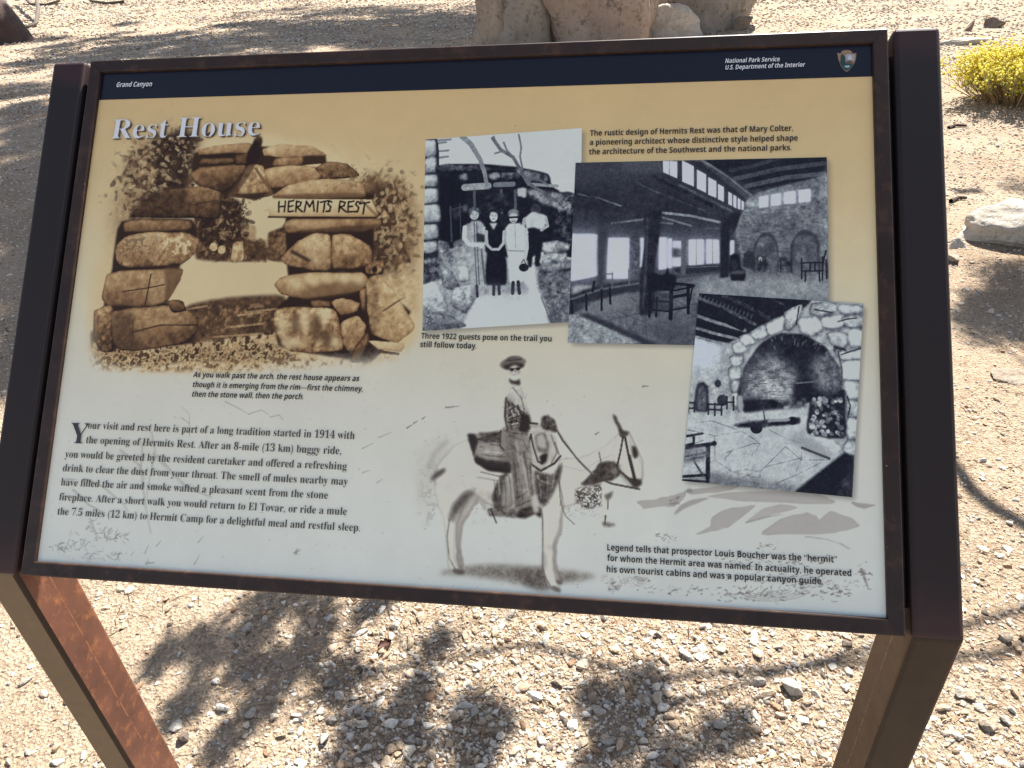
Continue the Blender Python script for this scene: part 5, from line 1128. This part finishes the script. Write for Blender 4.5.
body = [('our visit and rest here is part of a long tradition started in 1914 with', (88.5, 428.8), (354.8, 439.3)),
        ('the opening of Hermits Rest. After an 8-mile (13 km) buggy ride,', (86.4, 443.3), (341.4, 454.5)),
        ('you would be greeted by the resident caretaker and offered a refreshing', (65.4, 457.5), (346.9, 470.0)),
        ('drink to clear the dust from your throat. The smell of mules nearby may', (63.2, 471.3), (348, 485.2)),
        ('have filled the air and smoke wafted a pleasant scent from the stone', (61.4, 485.4), (328, 498.9)),
        ('fireplace. After a short walk you would return to El Tovar, or ride a mule', (59.6, 500.2), (346.9, 515.2)),
        ('the 7.5 miles (12 km) to Hermit Camp for a delightful meal and restful sleep.', (57.8, 514.6), (360.2, 531.4))]
caption('body_text', body, 7.7, INK_BODY, 0.0012, serif, -0.006)
caption('drop_capital', [('Y', (69.5, 443.2), (88, 443.9))], 21, INK_BODY, 0.0012, serif, -0.006)
caption('caption', [('As you walk past the arch, the rest house appears as', (193.5, 377.3), (359, 381.5)),
                    ('though it is emerging from the rim\u2014first the chimney,', (192.6, 387.2), (362.8, 391.8)),
                    ('then the stone wall, then the porch.', (192, 396.8), (303.5, 399.5))], 5.4, INK, 0.0012, sans_bold, 0.0, 0.14)
caption('caption', [('Three 1922 guests pose on the trail you', (421.3, 338.8), (551.6, 341.8)), ('still follow today.', (420.3, 347.3), (476.6, 349))], 5.6, INK, 0.0012, sans_bold)
caption('caption', [('The rustic design of Hermits Rest was that of Mary Colter,', (590, 136.4), (792.8, 131.4)), ('a pioneering architect whose distinctive style helped shape', (589.7, 145.6), (797.5, 141.2)), ('the architecture of the Southwest and the national parks.', (589, 155), (791.3, 150.8))], 5.6, INK, 0.0012, sans_bold)
caption('caption', [('Legend tells that prospector Louis Boucher was the \u201chermit\u201d', (607.2, 550.3), (836.9, 562.6)), ('for whom the Hermit area was named. In actuality, he operated', (607.2, 560.8), (851, 576.2)), ('his own tourist cabins and was a popular canyon guide.', (606.6, 572.0), (822.8, 584.5))], 6.3, INK, 0.0012, sans_bold)
caption('place_name', [('Grand Canyon', (116.7, 87.6), (152, 86.8))], 4.7, WHITE, 0.0012, sans_bold, 0.0, 0.16)
caption('agency_name', [('National Park Service', (725, 63.6), (779.2, 61.8)), ('U.S. Department of the Interior', (725, 70.2), (804.4, 67.2))], 4.3, WHITE, 0.0012, sans_bold, 0.0, 0.16)
caption('title_shadow', [('Rest House', (111.6, 139.3), (259.5, 135.9))], 20, SHADOW, 0.0012, serif, -0.008, 0.03, dpx=(1.4, 1.2))
caption('title', [('Rest House', (111.6, 139.3), (259.5, 135.9))], 20, WHITE, 0.0016, serif, -0.008, 0.03)

# ------------------------------------------------------------------ boulders and rocks
TAN = mat_boulder('tan limestone', (0.25, 0.195, 0.145), (0.38, 0.32, 0.255), (0.16, 0.13, 0.095))
PINK = mat_boulder('pinkish sandstone', (0.27, 0.205, 0.16), (0.40, 0.32, 0.26), (0.15, 0.12, 0.098))
GREYR = mat_boulder('grey lichened limestone', (0.22, 0.185, 0.15), (0.36, 0.32, 0.265), (0.10, 0.085, 0.068))
PALE = mat_boulder('pale limestone', (0.37, 0.33, 0.27), (0.50, 0.46, 0.40), (0.28, 0.24, 0.19), 3.0)
DARKR = mat_boulder('brown stone', (0.16, 0.12, 0.09), (0.26, 0.2, 0.15), (0.1, 0.08, 0.06), 3.0)
def px_rock(name, px, py, w_px, depth_f, height_m, label, mat, seed, **k):
    g = ground_at(px, py); dist = np.linalg.norm(g-CAM); w = w_px/F_PX*dist
    return rock(name, (g[0], g[1]), (w, w*depth_f, height_m), label, mat, seed, **k)
px_rock('boulder', 496, 50, 40, 1.0, 1.7, 'narrow brown boulder at the left end of the row behind the panel', TAN, 101, rotz=0.4, sink=0.3, blocky=1)
px_rock('boulder', 528, 47, 84, 0.8, 1.75, 'grey lichened boulder with a shaded face behind the top of the panel', GREYR, 104, rotz=0.2, sink=0.3, blocky=1)
px_rock('boulder', 602, 44, 118, 0.8, 2.1, 'large pinkish brown pitted boulder in the middle of the row behind the panel', PINK, 106, rotz=0.15, sink=0.3, blocky=1)
px_rock('boulder', 668, 37, 68, 0.7, 0.62, 'low pale boulder with a sunlit white top behind the panel', PALE, 108, rotz=0.1, sink=0.25, blocky=1)
px_rock('boulder', 704, 26, 120, 0.8, 1.9, 'grey boulder with dappled shade on its side at the right end of the row', GREYR, 113, rotz=0.5, sink=0.3, blocky=1)
px_rock('rock', 742, 30, 22, 0.7, 0.22, 'small brown wedge of rock at the foot of the right end boulder', DARKR, 117)
px_rock('rock', 1016, 240, 92, 0.7, 0.22, 'large pale grey rock half in leaf shade at the right edge', PALE, 121, rotz=-0.25, sink=0.25, blocky=1)
px_rock('rock', 956, 248, 40, 0.9, 0.07, 'flat tan stone just left of the large pale grey rock', PALE, 123, rotz=0.3, sink=0.3)
px_rock('rock', 962, 46, 44, 0.5, 0.14, 'flat white stone lying behind the yellow flowering bush', PALE, 127, sink=0.3)
px_rock('rock', 970, 31, 24, 0.7, 0.18, 'brown stone on open ground above the yellow bush, left of a smaller one', DARKR, 131)
px_rock('rock', 994, 27, 17, 0.7, 0.16, 'smaller brown stone on open ground above the yellow bush', DARKR, 133)
px_rock('rock', 1006, 384, 40, 0.7, 0.025, 'flat tan slab sunk in the gravel at the right edge below the shade', TAN, 137, rotz=0.8, sink=0.45)
px_rock('rock', 950, 262, 30, 0.8, 0.05, 'small ochre stone beside the post, below the flat tan stone', TAN, 139, sink=0.3)
for i, (x, y, w, mt) in enumerate([(330, 684, 15, GREYR), (246, 628, 12, PALE), (352, 646, 12, PALE), (410, 640, 10, TAN), (598, 712, 12, PALE), (610, 742, 14, PALE), (540, 724, 12, PALE), (448, 757, 12, PALE), (560, 686, 12, TAN), (660, 640, 12, DARKR), (250, 714, 12, PALE), (324, 738, 16, PALE), (280, 738, 14, DARKR), (790, 690, 22, PALE), (694, 640, 12, PALE), (740, 676, 12, TAN), (960, 700, 14, PALE), (1000, 640, 14, TAN), (985, 730, 16, TAN), (475, 712, 12, PALE), (380, 700, 11, PALE)]):
    px_rock('stone', x, y, w, 0.75, w/F_PX*0.9, 'small angular stone standing out among the gravel around the posts', mt, 200+i, rotz=i*0.7, sink=0.2, group='larger stones among the gravel', cat='stone', rough=0.15)

# ------------------------------------------------------------------ tubes
def tube(pts, radii, seg=8):
    pts = np.asarray(pts, float); V = []; Fc = []; n = len(pts)
    up = np.array([0, 0, 1.0]); 
    for i in range(n):
        d = pts[min(i+1, n-1)]-pts[max(i-1, 0)]; d /= np.linalg.norm(d)+1e-9
        a = np.cross(d, up); 
        if np.linalg.norm(a) < 1e-3: a = np.cross(d, np.array([1.0, 0, 0]))
        a /= np.linalg.norm(a); b = np.cross(d, a)
        for k in range(seg):
            t = 2*math.pi*k/seg; V.append(pts[i]+radii[i]*(math.cos(t)*a+math.sin(t)*b))
    for i in range(n-1):
        for k in range(seg):
            Fc.append((i*seg+k, i*seg+(k+1) % seg, (i+1)*seg+(k+1) % seg, (i+1)*seg+k))
    return np.array(V), np.array(Fc)
def join(parts):
    Vs, Fs, o = [], [], 0
    for V, Fc in parts: Vs.append(V); Fs.append(np.asarray(Fc)+o); o += len(V)
    return np.concatenate(Vs), np.concatenate(Fs)
def capped(pts, radii, seg=8):
    """a tube whose ends close to a point"""
    p = list(pts); r = list(radii)
    return tube([p[0]]+p+[p[-1]+(p[-1]-p[-2])*0.02], [0.0002]+r+[0.0002], seg)

# ------------------------------------------------------------------ yellow flowering bush
STEM = mat_leaf('dry bush stems', (0.20, 0.125, 0.06), (0.42, 0.30, 0.15), 0)
LEAFG = mat_leaf('grey green bush leaves', (0.16, 0.18, 0.04), (0.34, 0.35, 0.085), 0.3)
FLOW = mat_leaf('yellow bush flowers', (0.52, 0.42, 0.03), (0.78, 0.64, 0.06), 0.3)
def bush():
    g = ground_at(1014, 100); gz = float(ground_z(g[0], g[1]))
    root = empty('flowering_bush', (g[0], g[1], gz)); tag(root, 'yellow flowering rabbitbrush with straw coloured stems at the right edge', 'bush')
    rng = np.random.default_rng(12); tubes = []; tips = []; leaves = []
    for i in range(300):
        az = rng.uniform(0, 2*math.pi); rr = math.sqrt(rng.uniform(0, 1))
        H_ = rng.uniform(0.17, 0.40)*(1-0.25*rr); out = rr*rng.uniform(0.22, 0.40)*(0.55+0.45*abs(math.cos(az)))
        b = np.array([math.cos(az), math.sin(az), 0])*rng.uniform(0.05, 0.30)*rr
        end = b+np.array([math.cos(az)*out, math.sin(az)*out, H_]); mid = (b+end)/2+np.array([math.cos(az), math.sin(az), 0])*0.05*rr+rng.normal(0, 0.015, 3)
        ts = np.linspace(0, 1, 6)[:, None]; pts = (1-ts)**2*b+2*ts*(1-ts)*mid+ts**2*end
        tubes.append(tube(pts, np.linspace(0.0038, 0.0016, 6), 4)); tips.append(end)
        for k in range(3):
            s = pts[3]+(pts[5]-pts[3])*rng.random(); e = s+np.array([rng.normal(0, .05), rng.normal(0, .05), rng.uniform(.04, .13)]); tubes.append(tube([s, e], [0.002, 0.0012], 3)); tips.append(e)
        for t in rng.uniform(0.5, 1.0, 13):
            c = (1-t)**2*b+2*t*(1-t)*mid+t*t*end; leaves.append(c)
    V, Fc = join(tubes); mesh_np('stem', V, Fc, STEM, root)
    def quads(C, L, w, upb):
        C = np.array(C); n = len(C); d = rng.normal(size=(n, 3)); d[:, 2] = np.abs(d[:, 2])*upb+0.2; d /= np.linalg.norm(d, axis=1, keepdims=True)
        p = np.cross(d, rng.normal(size=(n, 3))); p /= np.linalg.norm(p, axis=1, keepdims=True)
        L = L*rng.uniform(0.6, 1.3, (n, 1)); w = w*rng.uniform(0.7, 1.3, (n, 1))
        V = np.stack([C, C+d*L*0.5+p*w, C+d*L, C+d*L*0.5-p*w], 1).reshape(-1, 3); return V, np.arange(n*4).reshape(n, 4)
    V, Fc = quads(leaves, 0.05, 0.0032, 1.5); mesh_np('foliage', V, Fc, LEAFG, root)
    Vs = []; Fs = []; off = 0; D, F1 = ICO[1]
    for t in tips:
        for _ in range(4):
            c = t+rng.normal(0, 1, 3)*np.array([0.022, 0.022, 0.026]); s = rng.uniform(0.005, 0.012)
            Vs.append(D*s*np.array([1, 1, 0.8])+c); Fs.append(F1+off); off += len(D)
    mesh_np('flower', np.concatenate(Vs), np.concatenate(Fs), FLOW, root)
bush()
# a low dry tuft left of the bush foot
# ------------------------------------------------------------------ dead wood at the top left
WOOD = mat_bark('weathered dark wood', (0.035, 0.02, 0.017), (0.085, 0.045, 0.035))
GREYW = mat_bark('grey dead branch', (0.06, 0.045, 0.035), (0.14, 0.11, 0.085))
def px_wood(name, P, r0, r1, label, mat, cat, zs=None, seg=8):
    """P: photo pixels of ground contact; zs: heights above ground"""
    pts = []
    for i, (x, y) in enumerate(P):
        g = ground_at(x, y); pts.append(np.array([g[0], g[1], float(ground_z(g[0], g[1]))+(zs[i] if zs else 0.0)]))
    V, Fc = capped(pts, np.linspace(r0, r1, len(pts)), seg)
    V = V+((fbm(V*9, 3)-0.5)*r0*0.5)[:, None]*np.array([1, 1, 0.4])
    o = pts[0]; return tag(mesh_np(name, V-o, Fc, mat, smooth=True, loc=o), label, cat)
def leaning_stump():
    g = ground_at(6, 42); gz = float(ground_z(g[0], g[1])); o = np.array([g[0], g[1], gz])
    pts = [np.array([0.12, 0, -0.15]), np.array([0.1, 0, 0.12]), np.array([-0.02, 0, 0.5]), np.array([-0.38, 0.05, 1.1]), np.array([-0.72, 0.1, 1.8]), np.array([-1.0, 0.2, 2.6])]
    V, Fc = capped(pts, [0.40, 0.36, 0.30, 0.26, 0.22, 0.16], 18)
    V = V+((fbm(V*2.5, 4)-0.5)*0.22)[:, None]*np.array([1, 1, 0.3])
    tag(mesh_np('dead_tree', V, Fc, WOOD, smooth=True, loc=o), 'thick dark leaning dead tree cut off by the top left corner', 'dead tree')
leaning_stump()
px_wood('dead_branch', [(40, 2), (43, 14), (43, 22), (38, 28), (28, 30)], 0.05, 0.03, 'hooked grey branch on the ground just right of the dark trunk', GREYW, 'branch', [1.0, 0.55, 0.25, 0.08, 0.03])
px_wood('dead_branch', [(26, 3), (32, 6), (48, 7), (61, 6), (66, 0)], 0.045, 0.03, 'short shallow curved branch above the hooked grey branch', GREYW, 'branch', [0.2, 0.05, 0.04, 0.12, 0.5])
px_wood('dead_branch', [(86, 1), (92, 4), (108, 5), (124, 5), (128, 1)], 0.045, 0.03, 'low bowed dry branch lying right of the other branches at the top', GREYW, 'branch', [0.3, 0.08, 0.04, 0.08, 0.3])
px_wood('stick', [(949, 126), (957, 124), (967, 124)], 0.012, 0.008, 'short dark stick on the gravel below the yellow bush', WOOD, 'stick', [0.01, 0.014, 0.01])
px_wood('stick', [(950, 204), (958, 200), (966, 200)], 0.012, 0.007, 'dark twig next to the large pale grey rock', WOOD, 'stick', [0.01, 0.012, 0.01])
px_wood('stick', [(475, 700), (488, 690), (498, 683)], 0.0016, 0.001, 'thin pale straw lying across the gravel under the panel', mat_ink('straw', (0.42, 0.31, 0.17), 0.7), 'straw', [0.006, 0.008, 0.006], 5)
# curled dry leaf
def dry_leaf(px, py, s, label, c):
    g = ground_at(px, py); gz = float(ground_z(g[0], g[1])); bm = bmesh.new(); rows = []
    for i in range(9):
        t = i/8; w = s*0.33*math.sin(math.pi*min(1, t*0.95+0.03))**0.8*(1+0.35*math.cos(t*19)); 
        rows.append([bm.verts.new((s*(t-0.5), w*k, s*0.15*k*k+s*0.22*(t-0.5)**2+0.004)) for k in (-1, -0.5, 0, 0.5, 1)])
    for a, b in zip(rows, rows[1:]):
        for k in range(4): bm.faces.new((a[k], b[k], b[k+1], a[k+1]))
    r = bmesh.ops.solidify(bm, geom=bm.faces[:], thickness=0.0006)
    o = bm_obj('dry_leaf', bm, mat_ink('curled leaf', c, 0.6), None, True, (g[0], g[1], gz+0.002)); o.rotation_euler = (0.2, 0.1, 0.7); tag(o, label, 'leaf')
dry_leaf(385, 647, 0.034, 'curled reddish brown dry leaf on the sunlit gravel under the panel', (0.10, 0.035, 0.02))

# ------------------------------------------------------------------ trees that stand outside the view and shade the ground
BARK = mat_bark('tree bark', (0.07, 0.045, 0.03), (0.2, 0.14, 0.1))
NEEDLE = mat_leaf('pine needles', (0.035, 0.055, 0.02), (0.075, 0.10, 0.04), 0.2)
def needles(rng, C, rad, count, L, w):
    """needle tufts spread through the clumps C (k,3) of radius rad (k,)"""
    idx = np.repeat(np.arange(len(C)), count); n = len(idx)
    q = rng.normal(size=(n, 3)); q /= np.linalg.norm(q, axis=1, keepdims=True); q *= rng.uniform(0, 1, (n, 1))**0.5
    P = C[idx]+q*np.asarray(rad)[idx, None]*np.array([1, 1, 0.6])
    d = q+rng.normal(0, 0.6, (n, 3)); d /= np.linalg.norm(d, axis=1, keepdims=True)
    p = np.cross(d, rng.normal(size=(n, 3))); p /= np.linalg.norm(p, axis=1, keepdims=True)
    L = L*rng.uniform(0.6, 1.3, (n, 1)); w = w*rng.uniform(0.7, 1.3, (n, 1))
    V = np.stack([P, P+d*L*0.4+p*w, P+d*L, P+d*L*0.4-p*w], 1).reshape(-1, 3)
    return V, np.arange(n*4).reshape(n, 4)
def above(px, py, h):
    g = ground_at(px, py); return g+SUN*(h/SUN[2])
def limb(a, b, r0, r1, rng, n=7, sag=0.0, wob=0.04):
    t = np.linspace(0, 1, n)[:, None]; P = a+(b-a)*t; L = np.linalg.norm(b-a)
    P[1:-1] += rng.normal(0, wob*L*0.4, (n-2, 3)); P[:, 2] += sag*L*4*(t*(1-t))[:, 0]
    return tube(P, np.linspace(r0, r1, n), 6)

def near_tree():
    rng = np.random.default_rng(31)
    base = np.array([3.7, 3.0, 0]); base[2] = float(ground_z(base[0], base[1]))-0.1
    root = empty('pinyon_tree', tuple(base)); tag(root, 'pinyon pine to the right of the panel whose overhanging boughs dapple the gravel', 'tree')
    top = np.array([3.3, 3.6, 5.2])
    trunk = [limb(base, np.array([3.5, 3.2, 1.6]), 0.17, 0.14, rng), limb(np.array([3.5, 3.2, 1.6]), top, 0.14, 0.04, rng)]
    C, Rd = [], []; limbs = []
    # (pixel of the shade on the ground, pixel radius)
    spots = [(255, 603, 16), (280, 600, 14), (305, 600, 12), (180, 640, 17), (215, 628, 14), (160, 657, 10), (205, 655, 12), (236, 645, 16), (262, 625, 16), (265, 660, 18), (245, 672, 12), (300, 655, 17), (318, 632, 13), (285, 668, 12), (322, 612, 9), (190, 698, 15), (182, 708, 10), (345, 678, 11), (358, 722, 15), (352, 750, 17), (372, 745, 12), (240, 722, 13), (222, 745, 11), (262, 700, 10), (410, 705, 12), (405, 728, 13), (418, 690, 9), (470, 716, 14), (468, 735, 12), (498, 724, 10), (436, 648, 7), (592, 702, 12), (608, 713, 10), (642, 690, 13), (650, 700, 11), (628, 722, 13), (618, 738, 10), (650, 752, 17), (600, 756, 15), (668, 762, 14), (712, 742, 11), (735, 733, 10), (420, 752, 12), (476, 760, 12), (366, 612, 6), (385, 600, 6)]
    hub1 = above(330, 680, 1.55); hub2 = above(640, 720, 1.55)
    limbs.append(limb(np.array([3.45, 3.3, 2.2]), hub1, 0.016, 0.006, rng, 9, 0.06)); limbs.append(limb(np.array([3.48, 3.25, 2.0]), hub2, 0.016, 0.006, rng, 9, 0.05))
    for (x, y, r) in spots:
        h = 1.55+rng.uniform(-0.15, 0.2); c = above(x, y, h); dist = np.linalg.norm(ground_at(x, y)-CAM)
        C.append(c); Rd.append(r/F_PX*dist*1.15)
        hub = hub1 if x < 530 else hub2; limbs.append(limb(hub+rng.normal(0, 0.05, 3), c, 0.0045, 0.002, rng, 5))
    for _ in range(95):   # shade by the large rock at the right edge
        x, y = rng.uniform(962, 1100), rng.uniform(268, 346)
        if x < 985 and y < 290: continue
        c = above(x, y, 2.3+rng.uniform(-0.3, 0.3)); C.append(c); Rd.append(rng.uniform(0.07, 0.14)); limbs.append(limb(np.array([3.4, 3.4, 2.9])*0.3+c*0.7+rng.normal(0, 0.1, 3), c, 0.008, 0.003, rng, 4))
    for x, y, r in ((1010, 183, 0.09), (1022, 178, 0.12), (1030, 188, 0.12), (962, 190, 0.03), (975, 189, 0.03), (1003, 222, 0.07), (1018, 228, 0.09), (1035, 222, 0.1), (1045, 255, 0.15), (975, 312, 0.05), (963, 322, 0.045)):
        C.append(above(x, y, 3.0)); Rd.append(r)
    # the bare bough whose shadow bends across the gravel
    P = [above(x, y, 2.1) for x, y in ((930, 440), (957, 474), (972, 497), (990, 512), (1024, 532), (1120, 560), (1300, 560))]; P[-1] = np.array([3.45, 3.3, 2.4])
    limbs.append(tube(P, [0.010, 0.019, 0.021, 0.020, 0.021, 0.024, 0.03], 7))
    # the crown itself, above and to the right
    for _ in range(150):
        a = rng.uniform(0, 2*math.pi); z = rng.uniform(2.4, 5.6); r = 1.5*(1-(z-2.4)/4.2)*math.sqrt(rng.random())
        c = np.array([4.3+r*math.cos(a), 3.7+r*math.sin(a), z]); C.append(c); Rd.append(rng.uniform(0.16, 0.3))
        if rng.random() < 0.5: limbs.append(limb(np.array([3.45+0.1*(z-2), 3.3+0.1*(z-2), z-0.2]), c, 0.03, 0.008, rng, 5))
    V, Fc = join(trunk); mesh_np('trunk', V-base, Fc, BARK, root, smooth=True)
    V, Fc = join(limbs); mesh_np('branch', V-base, Fc, BARK, root, smooth=True)
    C = np.array(C); V, Fc = needles(rng, C, np.array(Rd)*0.68, 165, 0.052, 0.0032); 
    mesh_np('crown', V-base, Fc, NEEDLE, root)
near_tree()

def far_tree():
    rng = np.random.default_rng(47)
    base = np.array([1.6, 19.5, -0.1])
    root = empty('pine_tree', tuple(base)); tag(root, 'tall pine beyond the boulders whose crown shades the ground at the upper left', 'tree')
    trunk = [limb(base, base+np.array([0.2, 0.3, 15.0]), 0.34, 0.06, rng, 12, 0, 0.01)]; limbs = []; C, Rd = [], []
    def add(x, y, h, r):
        c = above(x, y, h); C.append(c); Rd.append(r)
        if rng.random() < 0.4: limbs.append(limb(np.array([base[0]+0.15, base[1]+0.2, c[2]+0.3]), c, 0.06, 0.015, rng, 7, 0.03))
    # shade areas on the ground: (pixel polygon sample boxes) x0, y0, x1, y1, count
    for x0, y0, x1, y1, n, r0, r1 in ((0, 62, 95, 92, 30, .16, .34), (0, 92, 80, 170, 34, .10, .22), (0, 165, 66, 236, 30, .09, .17), (0, 245, 48, 330, 9, .05, .1), (10, 36, 120, 62, 22, .22, .42), (110, 22, 300, 62, 54, .2, .42), (230, 8, 330, 40, 36, .25, .5), (300, 4, 470, 46, 120, .3, .6), (400, 20, 470, 50, 30, .25, .4), (50, 40, 230, 60, 30, .2, .4), (0, 330, 40, 372, 4, .05, .1)):
        for _ in range(n):
            x, y = rng.uniform(x0, x1), rng.uniform(y0, y1)
            g = ground_at(x, y)
            if fbm(np.array([[g[0]*0.8, g[1]*0.35, 2.0]]), 3)[0] < 0.40 and x < 300 and y < 90: continue
            h = min(15.5, max(6.5, (19.5-g[1])/0.95*0.9+rng.uniform(-1.0, 1.0))) if g[1] < 14 else rng.uniform(5, 9)
            add(x, y, h, rng.uniform(r0, r1))
    V, Fc = join(trunk); mesh_np('trunk', V-base, Fc, BARK, root, smooth=True)
    V, Fc = join(limbs); mesh_np('branch', V-base, Fc, BARK, root, smooth=True)
    V, Fc = needles(rng, np.array(C), Rd, 170, 0.2, 0.024)
    mesh_np('crown', V-base, Fc, NEEDLE, root)
far_tree()
